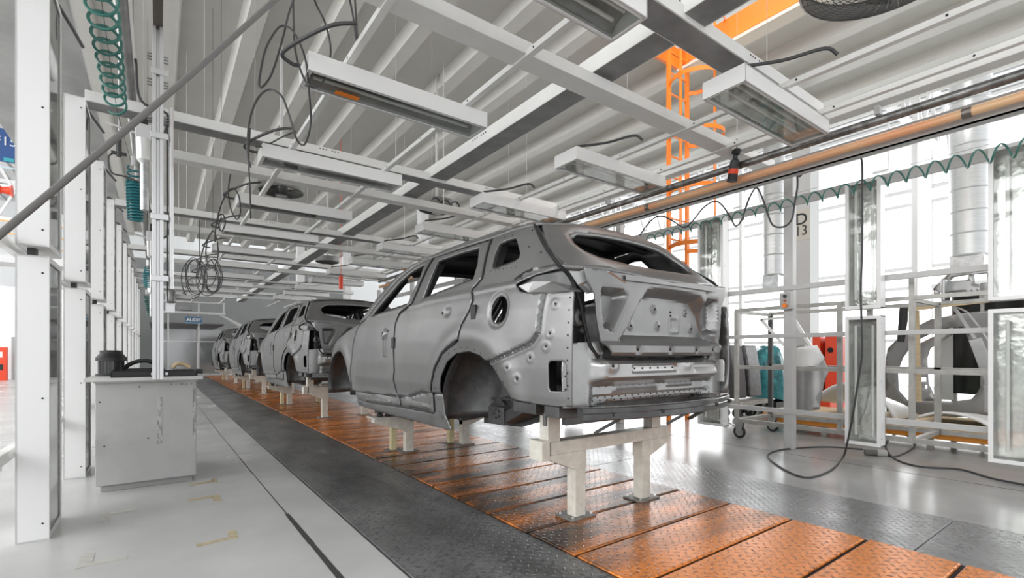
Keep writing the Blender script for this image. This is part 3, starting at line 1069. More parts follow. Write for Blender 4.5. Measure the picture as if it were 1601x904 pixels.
WL['tmp'] = (0, 0, 0)
first = None
for i in range(66):
    y = 0.01 + i * 0.455
    if first is None:
        pm = MB()
        pm.box(1.965, y - .216, .004, 3.63, y + .216, .024)
        first = pm.build('slat', PLANK, parent=conv, bevel=.009)
        base_y = y
    else:
        c = first.copy()
        COL.objects.link(c)
        c.parent = conv
        c.location = (0, y - base_y, 0)

for side, (x0, x1, mm, nm) in enumerate(((1.09, 1.955, MATT, 'left'), (3.645, 4.57, MATR, 'right'))):
    ys = [-0.6, 1.78, 4.6, 7.4, 10.2, 13.0, 18.0, 29.0] if side == 0 else [-0.6, 0.92, 3.6, 6.4, 9.2, 12.0, 17.0, 29.0]
    for i in range(len(ys) - 1):
        o = MB().box(x0, ys[i] + .003, 0.0, x1, ys[i + 1] - .003, 0.014).build('tread_plate', mm, org=((x0 + x1) / 2, (ys[i] + ys[i + 1]) / 2, 0), bevel=.003)
        tag(o, 'dark steel tread plate %s of the orange conveyor, %s from the camera' % (nm, ORD[i]), 'floor plate', 'tread plates beside the conveyor')
DARKL = mat('joint_dark', (0.05, 0.05, 0.05), 0.7)
cr = MB()
pp = [(0.78, 0.5), (0.785, 2.6), (0.78, 3.2), (0.775, 3.9), (0.76, 5.4), (0.74, 8.3), (0.72, 20)]
for i in range(len(pp) - 1):
    w = .008 if i < 3 else .003
    (xa, ya), (xb, yb) = pp[i], pp[i + 1]
    ww = .018 if yb <= 4 else .004
    cr.add([(xa - ww, ya, .0015), (xa + ww, ya, .0015), (xb + ww * .8, yb, .0015), (xb - ww * .8, yb, .0015)], [(0, 1, 2, 3)])
o = cr.build('floor_joint', DARKL); tag(o, None, None, kind='structure'); o.name = 'trim_1'
sm = MB().box(4.572, -.6, .0005, 4.58, 29, .002).box(1.08, -.6, .0005, 1.09, 29, .003).box(6.05, -.6, .0005, 6.056, 29, .0015)
o = sm.build('trim_2', DARKL); o['kind'] = 'structure'
# tape corner marks stuck on the floor
TAPE = mat('floor_tape', (0.62, 0.53, 0.36), 0.6, noise=0.25, nscale=20)
TAPE2 = mat('floor_tape_pale', (0.60, 0.59, 0.54), 0.6, noise=0.15, nscale=20)
TP = [([(395, 828), (366, 830), (306, 855), (308, 849), (352, 841), (355, 831)], 0)]
marks = [
    ('tan tape corner mark on the floor, the bigger one right of the cabinet shadow', TAPE, [[(356, 830), (368, 828), (373, 842), (357, 844)], [(306, 851), (357, 840), (357, 844), (308, 856)]]),
    ('tan tape corner mark on the floor nearest in front of the cabinet right end', TAPE, [[(332, 775), (343, 773), (347, 783), (333, 784)], [(293, 781), (333, 775), (333, 778), (294, 784)]]),
    ('tan tape scrap at the right foot of the grey cabinet', TAPE, [[(330, 749), (338, 747), (341, 753), (333, 755)], [(297, 757), (333, 751), (333, 754), (297, 760)]]),
    ('pale tape corner mark on the floor left, nearest the camera', TAPE2, [[(129, 866), (149, 865), (142, 884), (116, 891)], [(143, 879), (198, 869), (200, 874), (142, 885)]]),
    ('pale tape corner mark on the floor below the left end of the cabinet', TAPE2, [[(158, 803), (173, 802), (172, 814), (154, 816)], [(173, 801), (212, 796), (212, 798), (173, 805)]]),
]
for lab, mm, polys in marks:
    mb = MB()
    for pl in polys:
        q = [at(x, y, Z=.0012) for x, y in pl]
        mb.add([(p.x, p.y, 0.0006) for p in q] + [(p.x, p.y, 0.0016) for p in q], [(4, 5, 6, 7), (0, 1, 5, 4), (1, 2, 6, 5), (2, 3, 7, 6), (3, 0, 4, 7)])
    c = mb.v[0]
    tag(mb.build('tape_mark', mm, org=(c[0], c[1], 0)), lab, 'tape', 'tape corner marks on the floor')

# ------------------------------------------------------------------ body stands


def gusset_stand(Y, zt, labels, up=True):
    pass


def make_rear_stand(lab):
    Y = 2.55
    t_ = thing('body_stand', lab, 'stand', (XC, Y, 0), 'white steel stands under the car bodies')
    for x in (2.44, 3.17):
        lg = MB().box(x - .05, Y - .045, .022, x + .05, Y + .045, .50).build('leg', OFFWHITE, parent=t_, bevel=.004)
        fp_ = MB().box(x - .12, Y - .085, .022, x + .12, Y + .095, .036).build('foot_plate', mat('foot_steel', (.30, .29, .27), .5, .6, noise=.4, nscale=20), parent=t_, bevel=.003)
        for dx in (-.09, .09):
            for dy in (-.06, .07):
                MB().cyl((x + dx, Y + dy, .036), (x + dx, Y + dy, .046), .010, 6).build('bolt', ALU, parent=fp_)
    MB().box(2.16, Y - .05, .50, 3.46, Y + .05, .59).build('cross_beam', OFFWHITE, parent=t_, bevel=.004)
    for s, x0, x1 in ((1, 2.495, 2.14), (-1, 3.115, 3.48)):
        MB().prism([(x0, .50), (x0, .37), (x0 - s * .10, .37), (x1, .47), (x1, .50)], 'y', Y - .05, Y + .05).build('gusset', OFFWHITE, parent=t_, bevel=.003)
        xb = x1 - s * .0
        MB().box(xb - .07, Y - .06, .47, xb - .0, Y + .08, .605).build('end_block', OFFWHITE, parent=t_, bevel=.003) if s > 0 else None
    for x in (2.19, 3.30):
        MB().box(x - .055, Y - .045, .59, x + .055, Y + .045, .775).build('upright', OFFWHITE, parent=t_, bevel=.004)
        MB().box(x - .08, Y - .07, .775, x + .09, Y + .07, .80).build('support_pad', BLACK, parent=t_, bevel=.003)
    return t_


def make_front_stand(lab):
    Y = 5.45
    t_ = thing('body_stand', lab, 'stand', (XC, Y, 0), 'white steel stands under the car bodies')
    for x, y in ((2.42, Y - .04), (3.19, Y - .04)):
        MB().box(x - .05, y - .045, .022, x + .05, y + .045, .42).build('leg', OFFWHITE, parent=t_, bevel=.004)
        MB().box(x - .11, y - .09, .022, x + .11, y + .09, .034).build('foot_plate', MATS['foot_steel'], parent=t_, bevel=.003)
    for x in (2.30, 3.09):
        MB().box(x - .035, Y + .10, .022, x + .035, Y + .17, .42).build('brace_leg', mat('brace_cream', (.74, .66, .40), .5, noise=.2, nscale=12), parent=t_, bevel=.003)
        MB().box(x - .09, Y + .06, .022, x + .09, Y + .22, .032).build('foot_plate', MATS['foot_steel'], parent=t_, bevel=.003)
    for s, x0, x1 in ((1, 2.47, 1.98), (-1, 3.14, 3.64)):
        MB().prism([(x0, .44), (x0, .28), (x0 - s * .10, .27), (x1 + s * .1, .37), (x1, .40), (x1, .44)], 'y', Y - .09, Y - .0).build('gusset', OFFWHITE, parent=t_, bevel=.003)
        MB().box(min(x1, x0), Y - .11, .44, max(x1, x0), Y + .18, .458).build('top_plate', OFFWHITE, parent=t_, bevel=.003)
        for q in range(3):
            MB().cyl((x1 + s * (.10 + q * .10), Y, .458), (x1 + s * (.10 + q * .10), Y, .50), .032, 10).build('rubber_pad', BLACK, parent=t_, smooth=True)
        MB().box(x1 + s * .06, Y - .06, .50, x1 + s * .34, Y + .06, .552).build('pad_bracket', BLACK, parent=t_, bevel=.004)
    return t_


rs = make_rear_stand('white two-legged stand under the tail of the nearest car body, nearest the camera')
fs_ = make_front_stand('white stand with cream brace legs under the front of the nearest car body')
WHO = ['', 'second', 'third', 'farthest']
for i in (1, 2, 3):
    dup(rs, (XC, 2.55 + PITCH * i + .35, 0), 'white two-legged stand under the tail of the %s car body' % WHO[i])
    dup(fs_, (XC, 5.45 + PITCH * i + .3, 0), 'white stand under the front end of the %s car body' % WHO[i])

# ------------------------------------------------------------------ overhead frame of the booth
A_Y = [2.15 + 3.95 * i for i in range(6)]
B_Y = [2.98 + 3.95 * i for i in range(6)]


def xbeam(name, lab, x0, x1, y, z, w, h, mm, grp, holes=False, rods=()):
    t_ = thing(name, lab, 'beam', ((x0 + x1) / 2, y, z), grp)
    b_ = MB().box(x0, y - w / 2, z, x1, y + w / 2, z + h).build('beam_web', mm, parent=t_, bevel=.004)
    if holes:
        MB().box(x0 + .01, y - w / 2 + .012, z - .004, x1 - .01, y + w / 2 - .012, z).build('channel_shade', DUCTGREY, parent=t_)  # dark plate standing in for the shade inside the open channel
        hm = MB()
        for xs in holes:
            for q in range(7):
                if q == 3:
                    continue
                hm.box(xs + q * .035, y - w / 2 - .002, z + h - .035, xs + q * .035 + .012, y - w / 2 + .003, z + h - .02)
        hm.build('punched_row', SEAL, parent=b_)['kind'] = 'stuff'
    for xr in rods:
        MB().cyl((xr, y, z + h), (xr, y, DZ + .2), .0025, 6).build('hanger_rod', ALU, parent=t_)
        MB().box(xr - .03, y - .03, z + h, xr + .03, y + .03, z + h + .012).build('rod_plate', ALU, parent=t_)
    return t_


for i, y in enumerate(A_Y):
    xbeam('channel_beam', 'white punched channel beam across the booth roof, %s from the camera' % ORD[i], -0.55, 5.3, y, 3.56, .22, .10, WHITE, 'punched cross channels of the booth roof', holes=(1.55, 3.9), rods=(.4, 2.55, 4.4))
for i, y in enumerate(B_Y):
    xbeam('box_beam', 'plain white box beam across the booth roof, %s from the camera' % ORD[i], 0.12, 6.1, y, 3.46, .19, .10, RAILGREY if i < 0 else WHITE, 'plain cross beams of the booth roof', rods=(1.0, 3.5, 5.4))
for i, x in enumerate((1.20, 2.27, 4.30, 5.05)):
    o = MB()
    o.box(x - .025, 0.3, 3.445, x + .025, 26, 3.49)
    for q in range(26):
        o.m = 1
        o.cyl((x - .027, .9 + q * .95, 3.468), (x - .02, .9 + q * .95, 3.468), .009, 8)
        o.m = 0
    tag(o.build('strut_rail', [WHITE, SEAL], org=(x, 13, 3.445)), 'thin white punched strut carrying the lamps lengthwise, %s from the left' % ORD[i], 'rail', 'lengthwise lamp struts')
dt = thing('cable_duct', 'wide dark grey cable duct running lengthwise above the middle of the line', 'duct', (3.12, 13, 3.6))
MB().box(3.005, 0.3, 3.60, 3.245, 26, 3.606).build('duct_cover', DUCTGREY, parent=dt, bevel=.002)
dw = MB().box(2.995, 0.3, 3.598, 3.003, 26, 3.74).box(3.247, 0.3, 3.598, 3.255, 26, 3.74)
dw.build('duct_sides', WHITE, parent=dt)
hm = MB()
for y0 in (1.85, 4.6, 7.4, 10.3):
    for q in range(7):
        if q != 3:
            hm.cyl((2.992, y0 + q * .045, 3.70), (2.996, y0 + q * .045, 3.70), .010, 8)
hm.build('punched_row', SEAL, parent=dt)['kind'] = 'stuff'

# strip lamps hanging below the struts


def lamp_fixture(x0, x1, y0, lab, grp, mirror):
    t_ = thing('strip_lamp', lab, 'lamp', ((x0 + x1) / 2, y0 + .15, 3.30), grp)
    h = MB()
    w = .30 if not mirror else .36
    h.box(x0, y0, 3.30, x1, y0 + .012, 3.44).box(x0, y0 + w - .012, 3.30, x1, y0 + w, 3.44)
    h.box(x0, y0, 3.30, x0 + .012, y0 + w, 3.44).box(x1 - .012, y0, 3.30, x1, y0 + w, 3.44)
    h.box(x0, y0, 3.428, x1, y0 + w, 3.44)
    h.box(x0, y0, 3.30, x1, y0 + .03, 3.306).box(x0, y0 + w - .03, 3.30, x1, y0 + w, 3.306).box(x0, y0, 3.30, x0 + .03, y0 + w, 3.306).box(x1 - .03, y0, 3.30, x1, y0 + w, 3.306)
    h.build('housing', WHITE2, parent=t_)
    r_ = MB()
    n_ = 10
    vs = []
    for i in range(n_ + 1):
        u = i / n_
        yy = y0 + .03 + (w - .06) * u
        zz = 3.335 + .08 * math.sin(PI * u) ** .6
        vs += [(x0 + .03, yy, zz), (x1 - .03, yy, zz)]
    r_.add(vs, [(2 * i, 2 * i + 1, 2 * i + 3, 2 * i + 2) for i in range(n_)])
    r_.build('reflector', REFL if mirror else mat('reflector_dull', (.36, .36, .35), .3, .2, noise=.3, nscale=4), parent=t_, smooth=True)
    for dy in ((w / 2 - .05), (w / 2 + .05)):
        MB().cyl((x0 + .08, y0 + dy, 3.36), (x1 - .10, y0 + dy, 3.36), .014, 10).build('tube', TUBE, parent=t_, smooth=True)
    MB().box(x0 + .02, y0 + .02, 3.309, x1 - .02, y0 + w - .02, 3.312).build('cover_glass', CLEAR, parent=t_)
    xe = x0 + .10
    MB().tube(smooth_path([(xe, y0 + w * .4, 3.44), (xe, y0 + w * .4, 3.49), (xe + .03, y0 + w * .3, 3.50), (xe + .25, y0 - .12, 3.52), (xe + .42, y0 - .35, 3.56), (xe + .48, y0 - .42, 3.50)] if mirror else
                          [(x0 - .03, y0 + .12, 3.37), (x0 - .10, y0 + .12, 3.37), (x0 - .16, y0 + .05, 3.40), (x0 + .05, y0 - .3, 3.47), (x0 + .22, y0 - .42, 3.50)], 5), .014, 7).build('flexible_conduit', CABLE, parent=t_, smooth=True)
    return t_


l0 = lamp_fixture(.90, 2.48, 1.95, 'long dull strip lamp at the top edge of the picture, nearest of the left row', 'left row of strip lamps', False)
r0 = lamp_fixture(3.65, 5.20, 1.95, 'mirror strip lamp of the right row nearest the camera, black conduit on top', 'right row of strip lamps', True)
PL = {1: 'second', 2: 'third', 3: 'fourth', 4: 'fifth', 5: 'sixth', 6: 'seventh', 7: 'eighth', 8: 'ninth', 9: 'tenth', 10: 'eleventh'}
for i in range(1, 11):
    extra = ', orange sticker below' if i == 1 else ''
    c = dup(l0, (l0.location[0], l0.location[1] + 1.95 * i - .12, 3.30), 'white dull strip lamp of the left row, %s from the camera' % PL[i] + extra)
    if i == 1:
        MB().box(1.15, 3.95, 3.2965, 1.34, 4.01, 3.2995).build('orange_sticker', ORANGE, parent=c)
    c2 = dup(r0, (r0.location[0], r0.location[1] + 1.86 * i, 3.30), 'white mirror strip lamp of the right row, %s from the camera' % PL[i])

# ------------------------------------------------------------------ upright light boxes at both sides


def light_box(face, x, y, w, dp, z0, z1, lab, grp, name='light_box'):
    """face '+x': glass looks to +x (left wall); '-x': glass looks to the line from the right wall. w along y, dp along x"""
    s = 1 if face == '+x' else -1
    xb = x - s * dp
    t_ = thing(name, lab, 'light box', (x - s * dp / 2, y + w / 2, z0), grp)
    h = MB()
    f = .035
    h.box(xb, y, z0, xb + s * .01, y + w, z1)
    h.box(xb, y, z0, x, y + .01, z1).box(xb, y + w - .01, z0, x, y + w, z1)
    h.box(xb, y, z0, x, y + w, z0 + .01).box(xb, y, z1 - .01, x, y + w, z1)
    h.box(x, y, z0, x + s * .006, y + f, z1).box(x, y + w - f, z0, x + s * .006, y + w, z1)
    h.box(x, y + f, z0, x + s * .006, y + w - f, z0 + f).box(x, y + f, z1 - f, x + s * .006, y + w - f, z1)
    h.build('casing', WHITE2, parent=t_)
    MB().box(xb + s * .02, y + .012, z0 + .012, xb + s * .024, y + w - .012, z1 - .012).build('reflector', REFL, parent=t_)
    for u in (.26, .74):
        MB().cyl((x - s * .05, y + w * u, z0 + .10), (x - s * .05, y + w * u, z1 - .10), .014, 10).build('tube', TUBE, parent=t_, smooth=True)
    MB().box(x - s * .006, y + .012, z0 + .012, x - s * .003, y + w - .012, z1 - .012).build('cover_glass', CLEAR, parent=t_)
    for q in (.06, .5, .94):
        zz = z0 + (z1 - z0) * q
        MB().cyl((x - s * .025, y - .003, zz), (x - s * .025, y + .002, zz), .006, 8).build('screw', SEAL, parent=t_)
    return t_


lb_lo = light_box('+x', -.57, 4.27, .50, .15, 0.0, 1.82, 'lower white upright light box of the left wall, nearest the camera', 'lower light boxes of the left wall')
lb_up = light_box('+x', -.57, 4.27, .50, .15, 1.88, 3.66, 'upper white upright light box of the left wall, nearest the camera', 'upper light boxes of the left wall')
bk = MB().box(-.68, 4.36, 1.82, -.64, 4.44, 1.88).build('link_bracket', CABLE, parent=lb_lo)
MB().tube(smooth_path([(-.66, 4.5, 3.66), (-.66, 4.5, 3.72), (-.64, 4.6, 3.76), (-.55, 4.9, 3.70), (-.50, 5.3, 3.72)], 5), .014, 7).build('flexible_conduit', CABLE, parent=lb_up, smooth=True)
for i in range(1, 11):
    y = 1.92 * i
    dup(lb_lo, (lb_lo.location[0], lb_lo.location[1] + y, 0), 'lower white upright light box of the left wall, %s from the camera' % PL[i])
    dup(lb_up, (lb_up.location[0], lb_up.location[1] + y, 1.88), 'upper white upright light box of the left wall, %s from the camera' % PL[i])
RB = [(.55, .46, 'at the right edge of the picture'), (1.83, .33, 'with a black cable hanging across it'), (3.60, .38, 'just right of the nearest car body'), (6.4, .36, 'beyond the nearest car body'), (8.3, .36, 'beside the second car body'), (10.2, .36, 'farthest in the row')]
for y, w, what in RB:
    light_box('-x', 6.17, y, w, .14, .20, 1.60, 'lower glass-fronted light box of the right frame, ' + what, 'lower light boxes of the right frame')
    light_box('-x', 6.17, y, w, .14, 1.68, 3.08, 'upper glass-fronted light box of the right frame, ' + what, 'upper light boxes of the right frame')

# posts and rails of the side frames
for i, y in enumerate((-.2, 2.84, 5.6, 8.4, 11.2, 14.0, 16.8)):
    w = .055
    t_ = MB().box(6.34, y - w, 0, 6.44, y + w, 3.45)
    tag(t_.build('frame_post', RAILGREY, org=(6.39, y, 0), bevel=.004), ['light grey square post of the right frame, out of view beside the camera', 'light grey square post with the small switch box on it', 'light grey square post of the right frame, hidden beyond the nearest car body', 'light grey square post seen through the side windows', 'fifth light grey square post of the right frame', 'sixth light grey square post of the right frame', 'last light grey square post of the right frame'][i], 'post', 'posts of the right frame')
for i, (z, h, nm) in enumerate(((.44, .06, 'lowest'), (1.39, .05, 'second lowest'), (1.98, .06, 'third lowest'), (3.02, .11, 'topmost'))):
    tag(MB().box(6.318, -.5, z, 6.36, 17, z + h).build('frame_rail', RAILGREY, org=(6.32, 8, z), bevel=.003), 'long light grey rail of the right frame, %s of the four' % nm, 'rail', 'rails of the right frame')
for i in range(9):
    y = 5.4 + 1.92 * i
    o = MB().box(-.85, y, 0, -.80, y + .07, 3.9)
    tag(o.build('wall_stud', WHITE, org=(-.82, y, 0), bevel=.003), 'slim white stud behind the left light boxes, %s from the camera' % ORD[i], 'post', 'studs of the left wall')
for z, nm in ((.52, 'low'), (1.86, 'middle')):
    tag(MB().box(-.80, 2.6, z, -.75, 24, z + .07).build('wall_rail', WHITE, org=(-.78, 12, z), bevel=.003), '%s white rail tying the left light boxes together' % nm, 'rail', 'rails of the left wall')
tag(MB().bar((-.78, 4.2, .52), (-2.6, 2.6, .50), .06, .07).build('floor_stay', WHITE, org=(-.78, 4.2, .5)), 'white diagonal stay running off the left edge at knee height', 'stay')
tag(MB().box(-1.5, 2.2, 3.90, -.55, 25, 3.94).box(-.56, 2.2, 3.84, -.54, 25, 3.90).build('soffit_sheet', mat('soffit_grey', (.50, .50, .49), .5, noise=.2, nscale=2), org=(-1, 12, 3.9)), 'grey soffit sheet above the left light boxes', 'sheet')

# ------------------------------------------------------------------ pipes, ladder, orange edge of the deck opening
cp = MB().cyl((5.35, -.3, 3.17), (5.35, 14, 3.17), .038, 18)
o = tag(cp.build('peach_pipe', COPPER, org=(5.35, 7, 3.17), smooth=True), 'long peach and orange coloured pipe under the right edge of the booth roof', 'pipe')
for y in (1.0, 4.2, 6.4, 9.5):
    MB().lathe([(.041, -.03), (.045, -.03), (.045, .03), (.041, .03)], (5.35, y, 3.17), 18, 'y').build('pipe_collar', mat('collar_steel', (.25, .22, .2), .4, .8), parent=o, smooth=True)
sp = MB().cyl((5.33, -.3, 3.33), (5.33, 14, 3.33), .040, 18)
o = tag(sp.build('steel_pipe', PIPEGREY, org=(5.33, 7, 3.33), smooth=True), 'long worn grey steel pipe just above the peach pipe', 'pipe')
for y in (1.6, 4.9, 8.2):
    MB().box(5.29, y - .02, 3.38, 5.37, y + .02, 3.46).build('pipe_hanger', RAILGREY, parent=o)
tag(MB().box(5.44, -.3, 3.10, 5.54, 14, 3.115).box(5.53, -.3, 3.115, 5.54, 14, 3.30).box(5.44, -.3, 3.10, 5.45, 14, 3.16).build('support_channel', RAILGREY, org=(5.5, 7, 3.1)), 'light grey steel channel running beside the peach pipe', 'channel')
tag(MB().box(5.25, -.3, 3.47, 5.40, 14, 3.53).build('edge_beam', WHITE, org=(5.3, 7, 3.47), bevel=.003), 'white edge beam of the booth roof above the two pipes', 'beam')

eb = thing('deck_edge_beam', 'orange steel edge beam of the deck opening with orange railing above', 'beam', (7.73, 1.8, DZ))
MB().box(7.66, -4, DZ + .07, 7.73, 5.3, DZ + .43).build('orange_web', ORANGE, parent=eb)
MB().box(7.56, -4, DZ - .07, 7.83, 5.3, DZ - .03).box(7.68, -4, DZ - .03, 7.72, 5.3, DZ + .07).build('cream_flange', CREAM, parent=eb)
for i in range(8):
    y = 5.05 - i * 1.3
    MB().box(7.67, y - .03, DZ + .43, 7.72, y + .03, DZ + 1.75).build('rail_post', ORANGE, parent=eb)
for z in (DZ + 1.08, DZ + 1.72):
    MB().cyl((7.69, -4, z), (7.69, 5.3, z), .026, 8).build('hand_rail', ORANGE, parent=eb, smooth=True)
eb2 = thing('deck_edge_beam', 'orange railing on the left side of the deck opening, mostly hidden by the duct', 'beam', (5.66, 1.8, DZ))
MB().box(5.64, .3, DZ, 5.71, 5.3, DZ + .36).build('orange_web', ORANGE, parent=eb2)
MB().box(5.71, 5.30, DZ, 7.64, 5.36, DZ + .36).build('orange_web', ORANGE, parent=eb2)
for i in range(4):
    MB().box(5.65, 5.04 - i * 1.44, DZ + .36, 5.70, 5.10 - i * 1.44, DZ + 1.75).build('rail_post', ORANGE, parent=eb2)
MB().cyl((5.68, .3, DZ + 1.72), (5.68, 5.3, DZ + 1.72), .026, 8).build('hand_rail', ORANGE, parent=eb2, smooth=True)

LX, LY = 7.40, 5.16
ld = thing('caged_ladder', 'tall orange cage ladder rising to the opening in the deck', 'ladder', (LX, LY, 0))
for x in (LX - .267, LX + .267):
    MB().box(x - .036, LY - .024, 0, x + .036, LY + .024, 8.0).build('stile', ORANGE, parent=ld)
r0_ = MB().cyl((LX - .26, LY, .30), (LX + .26, LY, .30), .017, 8).build('rung', ORANGE, parent=ld, smooth=True)
for i in range(1, 21):
    c = r0_.copy(); COL.objects.link(c); c.parent = ld; c.location = (0, 0, i * .36)
hp = [(-.267, -.02), (-.38, -.20), (-.39, -.42), (-.26, -.64), (-.04, -.76), (.18, -.76), (.36, -.62), (.42, -.42), (.38, -.20), (.267, -.02)]
hp = smooth_path([(LX + a, LY + b_, 3.02) for a, b_ in hp], 4)
h0 = MB()
for a, b_ in zip(hp[:-1], hp[1:]):
    h0.bar(a, b_, .010, .07)
h0 = h0.build('cage_hoop', ORANGE, parent=ld)
for i in range(1, 6):
    c = h0.copy(); COL.objects.link(c); c.parent = ld; c.location = (0, 0, i * .94)
for (x, y) in ((-.39, -.32), (.41, -.45)):
    MB().box(LX + x - .03, LY + y - .007, 3.0, LX + x + .03, LY + y + .007, 8.0).build('cage_strip', ORANGE, parent=ld)

# ------------------------------------------------------------------ fans under the deck


def fan(c, R, lab, tilt=0.0):
    t_ = thing('drum_fan', lab, 'fan', c, 'black grille fans under the deck')
    g = MB()
    for rr in np.linspace(.10, R, 15):
        z = -.07 * (1 - (rr / R) ** 2)
        g.ring((c[0], c[1], c[2] + z), rr, .0028, 'z', 36, 4)
    for i in range(40):
        a = 2 * PI * i / 40
        g.tube([(c[0] + .09 * math.cos(a), c[1] + .09 * math.sin(a), c[2] - .07), (c[0] + R * .6 * math.cos(a + .1), c[1] + R * .6 * math.sin(a + .1), c[2] - .05), (c[0] + R * math.cos(a + .15), c[1] + R * math.sin(a + .15), c[2])], .0026, 4)
    g.build('grille', CABLE, parent=t_)
    MB().lathe([(R + .004, -.01), (R + .02, -.0), (R + .02, .14), (R + .004, .15)], c, 36, cap=False).build('rim', mat('fan_grey', (.16, .16, .15), .5, .4), parent=t_, smooth=True)
    MB().lathe([(.03, -.075), (.10, -.07), (.10, .12), (.06, .2)], c, 20).build('hub', GALV, parent=t_, smooth=True)
    for i in range(4):
        a = i * PI / 2 + .4
        b_ = MB()
        p = Vector(c)
        pts = []
        for rr in (.08, R * .5, R * .93):
            w = .05 + rr * .25
            pts += [(c[0] + rr * math.cos(a - w / rr * .5), c[1] + rr * math.sin(a - w / rr * .5), c[2] + .03), (c[0] + rr * math.cos(a + w / rr * .5), c[1] + rr * math.sin(a + w / rr * .5), c[2] + .09)]
        b_.add(pts, [(0, 1, 3, 2), (2, 3, 5, 4)])
        b_.build('blade', MATS['fan_grey'], parent=t_, solid=.004)
    MB().box(c[0] - .02, c[1] - .02, c[2] + .12, c[0] + .02, c[1] + .02, DZ + .2).build('hanger', RAILGREY, parent=t_)
    if tilt:
        t_.rotation_euler = (tilt, 0, 0)
    return t_


p = at(1388, -48, Z=4.3)
fan((p.x, p.y, 4.3), .60, 'large round grille fan at the top right edge of the picture')
for (px, py, z, R, lab) in ((440, 300, 3.95, .34, 'dark round fan behind the left lamps, nearest of the left ones'), (683, 328, 3.95, .34, 'dark round fan above the middle of the line, right of the duct'), (512, 410, 3.9, .32, 'small dark fan far along the line beside an orange patch')):
    p = at(px, py, Z=z)
    fan((p.x, p.y, z), R, lab, .0)
    if px > 600:
        t_ = thing('fan_motor_box', 'black motor unit with curled cables beside the middle fan', 'motor', (p.x - .1, p.y - .35, 3.86))
        MB().box(p.x - .25, p.y - .5, 3.80, p.x + .1, p.y - .42, 3.90).build('bracket', BLACK, parent=t_)
        MB().cyl((p.x - .1, p.y - .46, 3.9), (p.x - .1, p.y - .46, DZ + .2), .01, 6).build('hanger', RAILGREY, parent=t_)
        for q in range(3):
            MB().ring((p.x - .25 + q * .2, p.y - .45, 3.92), .09, .014, 'y', 16, 6, .2, 3.0).build('cable_loop', BLACK, parent=t_)

# ------------------------------------------------------------------ left service line: rail, arm, pipe, hoses
tag(MB().box(-.035, .5, 4.02, .035, 24, 4.12).build('trolley_rail', mat('rail_dark', (.10, .085, .07), .5), org=(0, 12, 4.02)), 'dark narrow trolley rail running overhead along the left side', 'rail')
arm = thing('hanging_mast', 'tall aluminium profile arm hanging down to the grey cabinet top', 'hanging arm', (0, 5.2, .985))
ap = MB().box(-.04, 5.17, .97, -.012, 5.23, 4.02).box(.012, 5.17, .97, .04, 5.23, 4.02).box(-.012, 5.19, .97, .012, 5.22, 4.0)
ap.build('profile', ALU, parent=arm, bevel=.002)
for z in (3.05, 2.35, 1.82, 3.6):
    MB().box(-.05, 5.155, z, .075, 5.17, z + .05).build('clamp_plate', ALU, parent=arm, bevel=.003)
MB().cyl((.095, 5.2, 1.75), (.095, 5.2, 3.35), .018, 12).build('gas_strut', ALU, parent=arm, smooth=True)
MB().cyl((.066, 5.2, 1.7), (.066, 5.2, 3.3), .007, 8).build('side_cable', CABLE, parent=arm)
MB().lathe([(.02, 0), (.032, .01), (.032, .10), (.02, .12)], (.095, 5.2, 1.64), 14).build('strut_foot', PIPEGREY, parent=arm, smooth=True)
for z in (3.50, 3.20, 3.72):
    for s in (-1, 1):
        for q in range(3):
            MB().cyl((s * .04, 5.18, z + q * .025), (s * .075, 5.18, z + q * .025), .007, 6).build('bolt', PIPEGREY, parent=arm)
for q, z in enumerate((1.655, 1.555)):
    o = MB().box(.055, 5.24, z, .125, 5.34, z + .09)
    c = o.build('control_box', ALU, parent=arm, bevel=.004)
    MB().box(.126, 5.26, z + .03, .25, 5.32, z + .07).build('valve_row', PIPEGREY, parent=c, bevel=.004)
pi_ = tag(MB().cyl((-.245, 1.0, 4.05), (-.245, 22, 4.05), .05, 18).build('air_pipe', mat('air_pipe_grey', (.45, .45, .44), .4, .5, noise=.3, nscale=4), org=(-.245, 11, 4.05), smooth=True), 'thick grey air pipe running overhead left of the hanging arm', 'pipe')
MB().box(-.22, 4.5, 4.1, -.20, 20, 4.5).build('pipe_hanger', RAILGREY, parent=pi_)


def coil(p, q, r0, r1, turns, tr, n=22):
    p, q = Vector(p), Vector(q)
    d = (q - p)
    L = d.length
    d.normalize()
    u = d.orthogonal().normalized()
    w = d.cross(u)
    pts = []
    N = int(turns * n)
    for i in range(N + 1):
        t = i / N
        a = 2 * PI * turns * t
        R = r0 + (r1 - r0) * t
        pts.append(p + d * (L * t) + (u * math.cos(a) + w * math.sin(a)) * R)
    return pts


